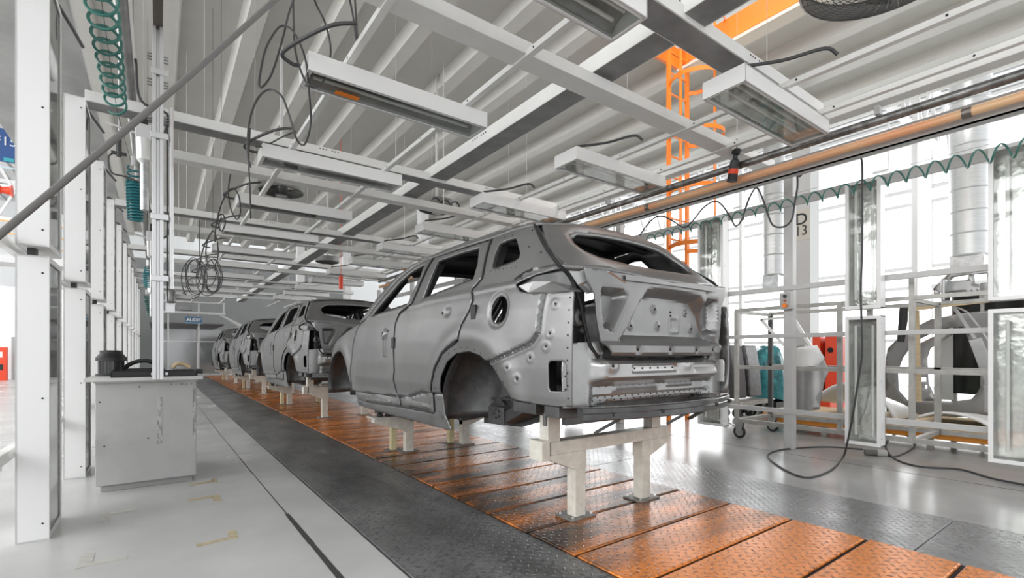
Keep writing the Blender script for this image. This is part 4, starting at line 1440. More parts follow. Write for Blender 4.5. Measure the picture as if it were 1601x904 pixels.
p0, p1 = at(150, -60, X=-.3), at(182, 168, X=-.3)
o = tag(MB().tube(coil(p0, p1, .092, .072, 11.5, .01), .0105, 7).build('coiled_hose', GREENH, org=tuple(p1), smooth=True), 'stretched dark green coiled air hose at the top left', 'hose', 'coiled air hoses')
MB().tube([tuple(p0), tuple(p1 + Vector((0, .02, -.0))), tuple(at(205, 255, Y=5.7))], .0025, 4).build('pull_cord', CABLE, parent=o)
for (px0, py0, px1, py1, Y, n_, mm, lab) in ((208, 262, 212, 346, 6.3, 13, TEALH, 'bunched teal coiled hose hanging in front of the left wall, nearest'), (231, 418, 233, 450, 9.7, 8, TEALH, 'small teal coiled hose hanging farther down the left side'), (229, 462, 237, 494, 12.6, 7, GREENH, 'farthest green coiled hose left of the hanging arm')):
    a, b_ = at(px0, py0, Y=Y), at(px1, py1, Y=Y)
    d = (a - b_).length
    m_ = MB().tube(coil(a, a.lerp(b_, .3), .045, .055, 3, .01), .009, 6)
    m_.tube(coil(a.lerp(b_, .28), b_, .060, .062, n_, .01), .0115, 6)
    o = tag(m_.build('coiled_hose', mm, org=tuple(b_), smooth=True), lab, 'hose', 'coiled air hoses')
    MB().tube([tuple(a), (a.x, a.y, DZ + .2)], .003, 4).build('pull_cord', CABLE, parent=o)
    MB().lathe([(.01, 0), (.018, .01), (.018, .09), (.008, .1)], (a.x, a.y, a.z + .02), 10).build('fitting', WHITE2, parent=o, smooth=True)

# air service units hanging beside the pipe


def regulator(px, py, Y, s, lab):
    c = at(px, py, Y=Y)
    t_ = thing('air_regulator', lab, 'air regulator', tuple(c), 'air service units')
    MB().box(c.x - .05 * s, c.y - .04, c.z, c.x + .05 * s, c.y + .04, c.z + .11 * s).build('block', ALU, parent=t_, bevel=.004)
    MB().lathe([(.02 * s, -.19 * s), (.045 * s, -.16 * s), (.05 * s, 0)], tuple(c), 14).build('bowl', mat('bowl_clear', (.75, .76, .74), .15, .2), parent=t_, smooth=True)
    MB().cyl((c.x, c.y, c.z + .11 * s), (c.x, c.y, c.z + .19 * s), .03 * s, 14).build('knob', BLACK, parent=t_, smooth=True)
    MB().tube(smooth_path([(c.x + .05 * s, c.y, c.z + .06 * s), (c.x + .13 * s, c.y, c.z + .08 * s), (c.x + .15 * s, c.y, c.z + .24 * s), (c.x - .02, c.y, c.z + .30 * s), (c.x - .06, c.y, 4.03)], 5), .010 * s, 7).build('hose', CABLE, parent=t_, smooth=True)
    MB().cyl((c.x, c.y, c.z + .18 * s), (c.x, c.y, DZ + .2), .003, 4).build('hang_wire', ALU, parent=t_)
    MB().cyl((c.x - .05 * s, c.y, c.z + .05), (c.x - .22 * s, c.y, c.z + .09), .012, 8).build('feed_pipe', ALU, parent=t_, smooth=True)
    MB().cyl((c.x + .01, c.y, c.z - .19 * s), (c.x + .01, c.y, c.z - .55 * s), .03 * s, 12).build('filter_tube', GALV, parent=t_, smooth=True)


regulator(224, 218, 5.9, 1.25, 'large air regulator with clear bowl beside the hanging arm')
regulator(238, 378, 8.6, 1.3, 'air regulator below and beyond the large one, beside the hanging arm')
regulator(236, 442, 11.8, 1.2, 'farthest air regulator left of the hanging arm')
t_ = thing('air_tap', 'dark tee air tap with hanging hose left of the nearest bunched hose', 'tap', tuple(at(186, 240, Y=6.2)))
c = at(186, 240, Y=6.2)
MB().cyl((c.x, c.y, c.z - .03), (c.x, c.y, c.z + .18), .022, 10).build('tap_body', CABLE, parent=t_, smooth=True)
MB().cyl((c.x - .06, c.y, c.z + .0), (c.x + .06, c.y, c.z), .018, 8).build('tap_handle', CABLE, parent=t_, smooth=True)
MB().tube(smooth_path([(c.x - .04, c.y, c.z), (c.x - .08, c.y, c.z - .06), (c.x - .06, c.y, c.z - .2), (c.x + .05, c.y, c.z - .22), (c.x + .16, c.y, c.z - .25)], 5), .008, 6).build('hose', CABLE, parent=t_, smooth=True)
MB().cyl((c.x, c.y, c.z + .18), (c.x, c.y, DZ + .2), .006, 8).build('drop_pipe', ALU, parent=t_, smooth=True)

# grey cable drawn across the upper left of the view
p0, p1 = at(470, -36, Y=1.9), at(-40, 400, Y=1.7)
mid = p0.lerp(p1, .5) + Vector((0, 0, -.012))
tag(MB().tube(smooth_path([p0, mid, p1], 16), .0088, 12).build('stretched_cable', CABLEG, org=tuple(p1), smooth=True), 'thick grey cable stretched slantwise across the upper left, near the camera', 'cable')

# looped black leads of the lamps
loops = [
    (3.95, .0125, [(470, -30), (452, 20), (442, 60), (425, 115), (408, 137), (406, 120), (416, 75), (436, 43), (452, 43), (466, 62), (478, 95), (482, 130), (486, 180), (484, 205), (476, 226), (464, 218), (452, 180), (440, 150), (420, 140), (402, 156), (390, 190), (387, 240), (392, 262)], 'black looped lead hanging at the left end of the nearest strip lamp'),
    (3.85, .0125, [(458, -30), (459, 30), (461, 75), (470, 110), (482, 132), (500, 134), (512, 110), (517, 75), (508, 35), (495, 8), (485, -20)], 'big black cable loop hanging from the top of the picture'),
    (3.8, .0125, [(540, -30), (551, 20), (557, 60), (560, 70), (558, 50), (555, 0), (552, -30)], 'short double black cable end hanging at the top beside the loops'),
    (5.6, .0125, [(391, 200), (389, 250), (391, 300), (392, 342)], 'straight black cable end hanging down behind the loops'),
    (5.7, .0125, [(463, 205), (440, 215), (415, 228), (400, 230)], 'short black lead reaching to the second strip lamp'),
    (7.0, .014, [(374, 258), (362, 268), (357, 300), (362, 330), (371, 343), (376, 330), (373, 305), (362, 295), (348, 315), (338, 350), (336, 378)], 'black looped lead left of the third strip lamp'),
    (7.6, .014, [(346, 340), (342, 352), (346, 362), (352, 350), (349, 336), (342, 338), (340, 350)], 'small round black cable loop between the left lamps'),
    (8.8, .015, [(333, 360), (325, 375), (322, 400), (330, 420), (340, 405), (340, 380), (333, 362), (322, 378), (315, 400), (310, 430)], 'black looped lead left of the fourth strip lamp'),
]
for Y, r_, pts, lab in loops:
    w = [at(x, y, Y=Y + .15 * math.sin(i * 1.1)) for i, (x, y) in enumerate(pts)]
    m_ = MB().tube(smooth_path(w, 6), r_ * .62, 7)
    if w[0].z < 3.5:
        m_.tube([w[0], (w[0].x, w[0].y, DZ + .2)], .003, 5)
    tag(m_.build('cable_loop', CABLE, org=tuple(w[-1]), smooth=True), lab, 'cable', 'dark leads hanging on the left')
# bundle farther back
rnd = random.Random(3)
t_ = thing('cable_bundle', 'tangled bundle of thin dark cables hanging left of the far lamps', 'cable bundle', tuple(at(318, 440, Y=10)))
for i in range(9):
    c = at(300 + rnd.random() * 34, 425 + rnd.random() * 14, Y=10 + rnd.random() * .6)
    a0, a1 = .10 + rnd.random() * .09, .22 + rnd.random() * .14
    pts = [(c.x + a0 * math.cos(q * PI / 10), c.y + .05 * math.sin(q), c.z + a1 * math.sin(q * PI / 10)) for q in range(21)]
    MB().tube(pts, .008, 5).build('cable_turn', CABLE, parent=t_, smooth=True)
MB().tube([tuple(at(312, 400, Y=10.2)), (at(312, 400, Y=10.2).x, 10.2, 3.56)], .008, 5).build('hanging_cord', CABLE, parent=t_)

# ------------------------------------------------------------------ cabinet at the left with things on it
cab = thing('tool_cabinet', 'plain grey steel cabinet with overhanging worktop at the left', 'cabinet', (-.06, 5.9, 0))
MB().box(-.43, 5.40, .06, .29, 6.40, .94).build('body', CABM, parent=cab, bevel=.006)
MB().box(-.40, 5.45, 0, .26, 6.38, .06).build('plinth', mat('plinth_grey', (.36, .36, .35), .5), parent=cab, bevel=.003)
MB().box(-.50, 5.33, .955, .34, 6.45, .985).box(-.44, 5.38, .94, .30, 6.42, .955).build('worktop', mat('worktop_grey', (.60, .60, .58), .4), parent=cab, bevel=.004)
SCUF = mat('scuffed_paint', (.50, .50, .49), .5, noise=.0, col2=(.26, .26, .255), nscale=26, lo=.46, hi=.52, stretch=(1, 1, .35))
MB().box(-.005, 5.398, .38, .03, 5.401, .80).build('scuff_mark', SCUF, parent=cab)
MB().box(.262, 5.398, .40, .286, 5.401, .92).build('scuff_mark', SCUF, parent=cab)
MB().box(.09, 5.398, .905, .26, 5.401, .92).build('scuff_mark', SCUF, parent=cab)
for (x, z) in ((-.40, .78), (-.37, .40), (-.07, .44), (-.13, .90)):
    MB().cyl((x, 5.397, z), (x, 5.402, z), .007, 8).build('rivet_hole', SEAL, parent=cab)
c = at(174, 575, Y=5.9)
bc = thing('beacon_lamp', 'black domed lamp unit with ribbed glass sides on the cabinet, left end', 'lamp', (c.x, 5.9, .985))
MB().lathe([(.115, 0), (.115, .02), (.10, .022)], (c.x, 5.9, .985), 20).build('base', BLACK, parent=bc, smooth=True)
MB().lathe([(.098, .02), (.098, .15)], (c.x, 5.9, .985), 20).build('ribbed_glass', mat('dark_glass', (.12, .12, .12), .08, .3, noise=.8, nscale=30, stretch=(3, 3, .1)), parent=bc, smooth=True)
MB().lathe([(.115, .14), (.115, .17), (.085, .21), (.085, .235), (.03, .24)], (c.x, 5.9, .985), 20).build('cap', BLACK, parent=bc, smooth=True)
tr = thing('tray', 'long shallow black plastic tray on the cabinet worktop', 'tray', (0, 5.55, .985))
tm = MB()
x0, x1 = -.33, .30
tm.box(x0, 5.42, .985, x1, 5.74, .992).box(x0, 5.42, .985, x1, 5.432, 1.035).box(x0, 5.728, .985, x1, 5.74, 1.035).box(x0, 5.42, .985, x0 + .012, 5.74, 1.035).box(x1 - .012, 5.42, .985, x1, 5.74, 1.035)
tm.build('tray_body', BLACK, parent=tr, bevel=.004)
for x in (-.05, .055):
    MB().box(x, 5.415, 1.0, x + .02, 5.421, 1.022).build('latch', ALU, parent=tr)
hp_ = thing('power_tool', 'black hand tool lying with a curved handle behind the tray', 'tool', (-.10, 5.95, .985))
MB().tube(smooth_path([(-.27, 5.95, 1.03), (-.22, 5.95, 1.09), (-.12, 5.95, 1.125), (-.02, 5.95, 1.10), (.04, 5.95, 1.05)], 6), .020, 9).build('handle', BLACK, parent=hp_, smooth=True)
MB().box(-.30, 5.90, .985, .06, 6.02, 1.05).build('tool_body', BLACK, parent=hp_, bevel=.02)
tag(MB().box(.12, 5.98, .985, .38, 6.25, 1.03).build('document_box', BLACK, org=(.25, 6.1, .985), bevel=.006), 'flat black box beside the power tool on the cabinet', 'box')
gl = MB()
gl.tube(smooth_path([(.12, 6.0, 1.05), (.16, 6.0, 1.09), (.22, 6.02, 1.08), (.27, 6.02, 1.05)], 5), [.02] * 16, 8)
tag(gl.build('work_glove', mat('glove_tan', (.60, .46, .28), .8), org=(.2, 6.0, 1.03), smooth=True), 'crumpled tan work glove on the flat black box', 'glove')


def text_mesh(body, size, m, parent, loc, rot, name='lettering', extrude=.002, xs=1.0, bold=0.0):
    cu = bpy.data.curves.new(name, 'FONT')
    cu.body, cu.size, cu.extrude, cu.align_x, cu.align_y = body, size, extrude, 'CENTER', 'CENTER'
    cu.offset = bold
    tmp = bpy.data.objects.new('tmp_text', cu)
    COL.objects.link(tmp)
    dg = bpy.context.evaluated_depsgraph_get()
    me = bpy.data.meshes.new_from_object(tmp.evaluated_get(dg))
    bpy.data.objects.remove(tmp)
    bpy.data.curves.remove(cu)
    me.name = name
    me.materials.clear()
    me.materials.append(m)
    o = bpy.data.objects.new(name, me)
    COL.objects.link(o)
    o.parent = parent
    pw = WL[parent.name]
    o.location = (loc[0] - pw[0], loc[1] - pw[1], loc[2] - pw[2])
    o.rotation_euler = rot
    o.scale = (xs, 1, 1)
    return o


# ------------------------------------------------------------------ right frame: hose, leads, switch, handset
def coil_y(x, z0, z1, y0, y1, r0, r1, pitch, sg=1):
    n_ = int(abs(y1 - y0) / pitch * 20)
    pts = []
    for i in range(n_ + 1):
        t = i / n_
        a = sg * 2 * PI * abs(y1 - y0) / pitch * t
        R = r0 + (r1 - r0) * t
        pts.append((x + R * math.cos(a), y0 + (y1 - y0) * t, z0 + (z1 - z0) * t + R * math.sin(a)))
    return pts


tag(MB().tube(coil_y(5.98, 2.93, 2.97, 4.75, .3, .045, .075, .150, -1), .0085, 6).build('coiled_hose', GREENH, org=(5.98, 2.5, 2.95), smooth=True), 'long stretched dark green coiled hose along the top of the right frame', 'hose', 'coiled air hoses')
o = tag(MB().cyl((5.98, -.3, 3.06), (5.98, 6, 3.06), .003, 5).build('guide_wire', ALU, org=(5.98, 2, 3.06)), 'thin steel guide wire carrying the long green coiled hose', 'wire')


def px7(l, ox, oy):
    return [(x / 4 + ox, y / 4 + oy) for x, y in l]


w1 = px7([(800, 570), (850, 500), (900, 455), (950, 450), (1010, 480), (1080, 520), (1130, 480), (1200, 395), (1270, 355), (1320, 385), (1370, 460), (1400, 510), (1440, 470), (1480, 350), (1530, 270), (1570, 340), (1600, 430)], 800, 226) + px7([(30, 500), (75, 518), (120, 505), (155, 460), (168, 380), (185, 280), (188, 220), (183, 160)], 1200, 226)
w = [at(x, y, X=5.62) for x, y in w1]
tag(MB().tube(smooth_path(w, 6), .0105, 7).build('festoon_cable', CABLE, org=tuple(w[0]), smooth=True), 'black cable hung in waves under the peach pipe', 'cable')
w2 = px7([(184, 160), (200, 200), (230, 170), (300, 150), (400, 130), (450, 100), (510, 62), (560, 52), (585, 85), (592, 150), (592, 400), (590, 700), (583, 904)], 1200, 226) + px7([(588, 200), (592, 400), (575, 520), (560, 620), (535, 780), (522, 890)], 1200, 452)
w = [at(x, y, X=5.62 + .42 * min(1, i / 18)) for i, (x, y) in enumerate(w2)]
fl_ = [(1330, 690), (1318, 715), (1300, 735), (1265, 747), (1235, 739), (1205, 720), (1202, 710), (1225, 703), (1288, 699), (1350, 703)]
wf = [at(x, y, Z=.008) for x, y in fl_]
wf[0] = Vector((wf[0].x - .3, wf[0].y, .05))
w = w[:-1] + [w[-1].lerp(wf[1], .5)] + wf[1:]
tag(MB().tube(smooth_path(w, 6), .0105, 7).build('drop_cable', CABLE, org=tuple(wf[2]), smooth=True), 'black cable dropping past the middle light box and looping on the floor', 'cable')
plg = thing('cable_plug', 'round ribbed industrial plug lying on the floor at the right frame', 'plug', tuple(at(1370, 713, Z=0)))
c = at(1352, 712, Z=0); d = at(1386, 714, Z=0)
MB().tube([(c.x, c.y, .035), (c.x + (d.x - c.x) * .55, c.y + (d.y - c.y) * .55, .035)], .034, 14).build('ribbed_grip', CABLEG, parent=plg, smooth=True)
MB().tube([(c.x + (d.x - c.x) * .55, c.y + (d.y - c.y) * .55, .036), (d.x, d.y, .036)], .040, 14).build('plug_shell', mat('plug_grey', (.42, .42, .40), .4), parent=plg, smooth=True)
w = [at(x, y, Z=.008) for x, y in ((1386, 712), (1400, 714), (1420, 706), (1430, 697), (1424, 684), (1405, 677), (1390, 686), (1385, 700), (1400, 718), (1440, 730), (1500, 734), (1550, 748), (1610, 760))]
tag(MB().tube(smooth_path(w, 6), .0105, 7).build('floor_cable', CABLE, org=tuple(w[6]), smooth=True), 'black cable winding over the floor to the right edge of the picture', 'cable')

hs = thing('pendant_handset', 'black pendant handset with a red ring hanging at the peach pipe', 'handset', tuple(at(1147, 262, X=5.22)))
a, b_ = at(1152, 234, X=5.22), at(1144, 284, X=5.22)
d = (b_ - a)
MB().tube([a, a.lerp(b_, .16)], .05, 16).build('top_knob', BLACK, parent=hs, smooth=True)
MB().tube([a.lerp(b_, .14), a.lerp(b_, .30), a.lerp(b_, .36), a.lerp(b_, .62)], [.03, .03, .050, .052], 16).build('grip', mat('handset_dark', (.04, .04, .045), .4), parent=hs, smooth=True)
MB().tube([a.lerp(b_, .62), a.lerp(b_, .78)], .055, 16).build('red_ring', RED, parent=hs, smooth=True)
MB().tube([a.lerp(b_, .78), b_], [.052, .055], 16).build('lower_cap', BLACK, parent=hs, smooth=True)
MB().cyl(a, a + Vector((0, 0, .12)), .006, 6).build('hang_wire', CABLE, parent=hs)

sb = thing('switch_box', 'small grey switch box with orange knob on the light grey post', 'switch box', (6.32, 2.84, 1.80))
MB().box(6.25, 2.77, 1.74, 6.34, 2.90, 1.94).build('box_body', mat('switch_grey', (.42, .42, .41), .45), parent=sb, bevel=.005)
MB().cyl((6.25, 2.835, 1.90), (6.235, 2.835, 1.90), .020, 14).build('black_button', BLACK, parent=sb, smooth=True)
MB().cyl((6.25, 2.835, 1.785), (6.225, 2.835, 1.785), .028, 14).build('orange_knob', ORANGE, parent=sb, smooth=True)
MB().cyl((6.25, 2.835, 1.845), (6.238, 2.835, 1.845), .016, 12).build('red_button', mat('button_brown', (.4, .12, .05), .4), parent=sb, smooth=True)

# column with its sign
XD = 11.0
c0, c1 = at(1238, 600, X=XD), at(1267, 600, X=XD)
colm = thing('sign_column', 'tall light grey square column with the D 13 sign', 'column', (XD + .2, (c0.y + c1.y) / 2, 0))
MB().box(XD, c1.y, 0, XD + .42, c0.y, DZ).build('column_shaft', mat('column_grey', (.60, .61, .61), .5), parent=colm)
q0, q1 = at(1239, 331, X=XD - .01), at(1267, 373, X=XD - .01)
sgn_ = MB().box(XD - .012, q1.y, q1.z, XD - .002, q0.y, q0.z).build('sign_board', mat('sign_beige', (.62, .60, .53), .5), parent=colm)
cy_ = (q0.y + q1.y) / 2
text_mesh('D', .34, BLACK, colm, (XD - .016, cy_, q0.z - .21), (PI / 2, 0, -PI / 2), bold=.004)
text_mesh('13', .30, BLACK, colm, (XD - .016, cy_, q1.z + .19), (PI / 2, 0, -PI / 2), xs=.85)

# ventilation ducts and hall columns behind
SPD = mat('spiral_duct', (.72, .73, .73), .35, .5, noise=.15, nscale=30, stretch=(.1, .1, 3))
for (px, y_t, y_b, X, R, lab) in ((1210, 240, 432, 12.5, .24, 'grey spiral duct hanging left of the D 13 column'), (1516, 262, 402, 15, .36, 'white spiral duct hanging behind the right light boxes'), (1530, 235, 400, 16.5, .2, 'slim grey pipe beside the white spiral duct')):
    a, b_ = at(px, y_t, X=X), at(px, y_b, X=X)
    m_ = MB()
    pr_ = []
    zz = b_.z
    while zz < 9.5:
        pr_ += [(R, zz), (R + .02, zz + .02), (R, zz + .04)]
        zz += .5
    pr_ += [(R, 9.62)]
    m_.lathe(pr_, (a.x, a.y, 0), 20)
    t_ = thing('spiral_duct', lab, 'duct', (a.x, a.y, b_.z), 'vertical ventilation ducts')
    m_.build('duct_pipe', SPD, parent=t_, smooth=True)
    MB().box(a.x - R * .8, a.y - R * .8, b_.z - .35, a.x + R * .8, a.y + R * .8, b_.z + .02).build('outlet_box', GALV, parent=t_)
for i, (x, y) in enumerate(((17, 9.2), (17, 4.2), (17, 15.2), (14, 1.2))):
    tag(MB().box(x, y, 0, x + .12, y + .12, 9.5).build('hall_post', WHITE2, org=(x, y, 0)), ['thin white hall post right of the D 13 column', 'thin white hall post behind the body side pressing', 'thin white hall post seen past the ladder', 'thin white hall post behind the right light boxes'][i], 'post', 'thin posts in the right hall')

# ------------------------------------------------------------------ rack trolley behind the right frame
RKM = mat('rack_steel', (.47, .46, .43), .45, .3, noise=.2, nscale=8)
XR = 6.62
yL, yM, yR = at(1152, 600, X=XR).y, at(1313, 600, X=XR).y, at(1426, 600, X=XR).y
rk = thing('rack_trolley', 'tall steel tube rack trolley on castors behind the right frame', 'trolley', (7.1, (yL + yR) / 2, 0))
for i, y in enumerate((yL, yM, yR, .55)):
    MB().box(XR - .025, y - .025, .22, XR + .025, y + .025, 1.80 if i != 2 else 2.05).build('front_upright', RKM, parent=rk)
    MB().box(XR + .95, y - .03, .22, XR + 1.0, y + .03, 1.80).build('rear_upright', RKM if i else mat('rack_dark', (.05, .05, .05), .5), parent=rk)
    MB().box(XR, y - .02, 1.76, XR + 1.0, y + .02, 1.80).build('top_cross_bar', RKM, parent=rk)
    MB().box(XR, y - .025, .22, XR + 1.0, y + .025, .27).build('bottom_cross_bar', RKM, parent=rk)
for z, h in ((1.775, .045), (.975, .05), (.22, .055)):
    MB().box(XR - .02, .5, z, XR + .02, yL + .02, z + h).build('front_bar', RKM, parent=rk)
    MB().box(XR + .95, .5, z, XR + .99, yL + .02, z + h).build('rear_bar', RKM, parent=rk)
for (x, y) in ((XR, yL - .04), (XR + .95, yL - .04), (XR, .7), (XR + .95, .7)):
    cw = MB().ring((x, y, .09), .072, .018, 'x', 24, 8)
    cw = cw.build('castor_wheel', BLACK, parent=rk, smooth=True)
    MB().cyl((x - .012, y, .09), (x + .012, y, .09), .058, 18).build('wheel_hub', GALV, parent=cw, smooth=True)
    MB().prism([(y - .03, .08), (y + .03, .08), (y + .05, .18), (y + .07, .22), (y - .06, .22), (y - .05, .17)], 'x', x - .03, x - .022).build('castor_fork', GALV, parent=cw)
    MB().prism([(y - .03, .08), (y + .03, .08), (y + .05, .18), (y + .07, .22), (y - .06, .22), (y - .05, .17)], 'x', x + .022, x + .03).build('castor_fork', GALV, parent=cw)
    MB().bar((x, y + .02, .15), (x, y + .16, .20), .05, .012).build('brake_pedal', GALV, parent=cw)


def flat_part(name, lab, cat, X, outer, holes, m, bulge=.06, step=.08, grp=None, solid=.02, parent=None, vary=None):
    """pressed panel standing lengthwise, outline given as photograph positions on its plane"""
    P = [at(x, y, X=X) for x, y in outer]
    H = [[(p.y, p.z) for p in (at(x, y, X=X) for x, y in h)] for h in holes]
    O = [(p.y, p.z) for p in P]
    cy, cz = sum(p[0] for p in O) / len(O), sum(p[1] for p in O) / len(O)
    zmin = min(p[1] for p in O)
    t_ = parent or thing(name, lab, cat, (X, cy, zmin), grp)
    r_ = max(max(p[0] for p in O) - cy, .2)
    f = vary or (lambda y, z: -bulge * (1 - ((y - cy) / r_) ** 2))
    return t_, sheet(O, H, lambda y, z: (X + f(y, z), y, z), step, 'pressing', m, t_, solid)


# fender-like door skin standing in the rack
t_, _ = flat_part('door_skin_pressing', 'silver car door standing in the rack trolley, white window frame above', 'car door', 7.25,
                  [(1240, 542), (1262, 540), (1280, 546), (1290, 560), (1296, 580), (1290, 600), (1284, 640), (1262, 643), (1244, 640), (1238, 620), (1236, 580)], [], CARL, .10, .06)
flat_part('x', '', '', 7.22, [(1240, 545), (1282, 540), (1291, 560), (1282, 572), (1240, 575)], [], WHITE2, .13, .06, parent=t_)
a = [at(x, y, X=7.25) for x, y in ((1190, 500), (1226, 540), (1236, 490), (1268, 542))]
MB().bar(a[0], a[1], .03, .035).bar(a[2], a[3], .03, .04).bar(a[0], a[2] + Vector((0, 0, -.05)), .03, .03).build('window_frame', WHITE2, parent=t_)
# body side pressing: big side frame with door opening
SIDE_O = [(1386, 650), (1384, 600), (1385, 560), (1388, 545), (1402, 532), (1424, 516), (1456, 500), (1500, 491), (1560, 484), (1700, 480), (1700, 655)]
HOLE_ = [(1405, 610), (1404, 580), (1412, 560), (1430, 535), (1460, 520), (1490, 512), (1506, 512), (1520, 540), (1540, 590), (1530, 612), (1520, 624), (1490, 628), (1420, 626)]
t_, _ = flat_part('body_side_pressing', 'large dark grey car body side pressing with open doorway, behind the rack', 'body panel', 9.08, SIDE_O, [HOLE_], mat('side_dark', (.23, .23, .23), .4, .5), .05, .07)
t2, _ = flat_part('pillar_pressing', 'punched steel door pillar standing inside the doorway of the body side pressing', 'body panel', 9.3,
                  [(1432, 540), (1500, 508), (1495, 520), (1455, 545), (1450, 560), (1452, 600), (1466, 628), (1436, 628), (1436, 580)], [[(1440, 590), (1449, 590), (1449, 597), (1440, 597)], [(1446, 602), (1451, 602), (1451, 608), (1446, 608)]], CARL, .03, .05)
t3 = thing('door_frame_pressing', 'slanted bright steel window frame leaning in front of the dark curtain', 'body panel', tuple(at(1540, 580, X=7.9)))
fr = [at(x, y, X=7.9) for x, y in ((1491, 480), (1500, 482), (1512, 488), (1530, 510), (1550, 540))]
m_ = MB()
for i in range(4):
    m_.bar(fr[i], fr[i + 1], .02, .02)
m_.bar(at(1491, 480, X=7.9), at(1525, 530, X=7.9), .03, .035).bar(at(1525, 530, X=7.9), at(1552, 600, X=7.9), .05, .12)
m_.bar(at(1548, 590, X=7.9), (7.9, at(1548, 590, X=7.9).y, .5), .04, .10)
m_.build('frame_bar', CARL, parent=t3, bevel=.004)
t_, _ = flat_part('front_panel_pressing', 'angular steel car front pressing on the upper shelf level, above the curtain', 'body panel', 9.5,
                  [(1458, 452), (1482, 430), (1500, 424), (1548, 418), (1600, 418), (1600, 455), (1520, 458), (1462, 458)], [[(1492, 434), (1516, 430), (1514, 438), (1486, 440)], [(1524, 430), (1544, 428), (1546, 446), (1526, 444)]], CARL, .05, .06)
for yy in (.5, 1.6):
    MB().box(9.52, yy, 0, 9.56, yy + .04, at(1500, 458, X=9.5).z + .1).build('support_leg', RKM, parent=t_)
MB().lathe([(.05, 0), (.10, .0), (.12, .03), (.11, .25)], (9.1, at(1550, 470, X=9.1).y, 1.9), 14).build('cup', GALV, parent=t_)
a, b_ = at(1470, 480, X=9.3), at(1492, 460, X=9.3)
tag(MB().box(9.3, b_.y + .1, 1.95, 9.6, a.y, 2.3).box(9.2, b_.y + .15, 2.05, 9.3, b_.y + .22, 2.12).build('motor_housing', GALV, org=(9.5, a.y, 1.95), bevel=.03), 'light grey motor housing under the front pressing beside the curtain', 'motor')
# dark curtain on its frame
a, b_ = at(1491, 458, X=9.7), at(1492, 615, X=9.7)
ct = thing('curtain_screen', 'black welding curtain screen hanging behind the body side pressing', 'curtain', (9.7, a.y - 1.1, b_.z))
vs, fs = [], []
for i in range(60):
    y = a.y - i * .04
    x = 9.7 + .03 * math.sin(i * .9)
    vs += [(x, y, b_.z), (x, y, a.z)]
MB().add(vs, [(2 * i, 2 * i + 1, 2 * i + 3, 2 * i + 2) for i in range(59)]).build('curtain', mat('curtain_black', (.022, .022, .022), .45, bump=.5, bscale=5), parent=ct, smooth=True, solid=.006)
a2 = at(1468, 530, X=9.68)
MB().box(9.66, a.y, b_.z - .1, 9.74, a2.y, a2.z + .3).build('grey_panel', mat('panel_grey', (.52, .53, .53), .5), parent=ct)
for y in (a.y, a.y - 2.3):
    MB().box(9.72, y - .03, 0, 9.78, y + .03, a.z + .03).build('screen_post', RKM, parent=ct)
MB().box(9.70, a.y - 2.36, a.z, 9.76, a.y + .02, a.z + .05).build('top_tube', RKM, parent=ct)
# wooden rail with post and rolled fabric end
WOOD = mat('pale_wood', (.66, .52, .32), .55, noise=.2, nscale=8, stretch=(3, .4, 3))
wd = thing('wooden_frame', 'pale wooden rail and post with a dark wrapped end behind the rack', 'frame', tuple(at(1436, 625, X=8.0)))
MB().bar(at(1415, 484, X=8.0), at(1600, 464, X=8.0), .05, .05).build('wooden_rail', WOOD, parent=wd)
MB().bar(at(1432, 486, X=8.02), at(1436, 628, X=8.02), .05, .06).build('wooden_post', WOOD, parent=wd)
MB().tube([at(1413, 478, X=7.98), at(1412, 500, X=7.98), at(1408, 535, X=7.98)], [.045, .05, .04], 12).build('wrapped_end', BLACK, parent=wd, smooth=True)
# low table with white hoods
tb = thing('parts_table', 'low long table with orange painted side carrying white pressings', 'table', (8.3, 2.6, 0))
za = at(1400, 660, X=7.75).z
y0_, y1_ = .6, at(1196, 650, X=7.75).y
MB().box(7.70, y0_, za - .16, 9.0, y1_, za).build('table_top', WOOD, parent=tb, bevel=.004)
MB().box(7.67, y0_, za - .15, 7.70, y1_, za - .04).build('orange_side', mat('table_orange', (.80, .30, .03), .5, noise=.2, nscale=3), parent=tb)
for y in (y0_ + .1, 1.8, 3.0, y1_ - .1):
    for x in (7.8, 8.9):
        MB().box(x - .03, y - .03, 0, x + .03, y + .03, za - .16).build('table_leg', RKM, parent=tb)
for (pts, lab) in (([(1282, 652), (1300, 630), (1324, 612), (1345, 600), (1400, 625), (1410, 650)], 'white curved hood pressing lying at the left end of the low table'),
                   ([(1440, 660), (1475, 650), (1510, 646), (1545, 652), (1560, 662), (1500, 668)], 'flat white hood pressing lying at the right of the low table')):
    P = [at(x, y, X=8.0) for x, y in pts]
    ys = [p.y for p in P]; zs_ = [p.z for p in P]
    vs, fs = [], []
    n1, n2 = 14, 8
    yy = np.linspace(max(ys), min(ys), n1)
    for i, y in enumerate(yy):
        u = i / (n1 - 1)
        for j in range(n2):
            v = j / (n2 - 1)
            z = za + .02 + (max(zs_) - za) * math.sin(PI * min(1, u * .9 + .1)) ** .7 * (1 - .5 * v)
            vs.append((7.8 + .9 * v, y, max(z, za + .02)))
    for i in range(n1 - 1):
        for j in range(n2 - 1):
            fs.append((i * n2 + j, i * n2 + j + 1, (i + 1) * n2 + j + 1, (i + 1) * n2 + j))
    tag(MB().add(vs, fs).build('hood_pressing', WHITE2, org=(8.2, sum(ys) / len(ys), za), smooth=True, solid=.03), lab, 'body panel', 'white pressings on the low table')
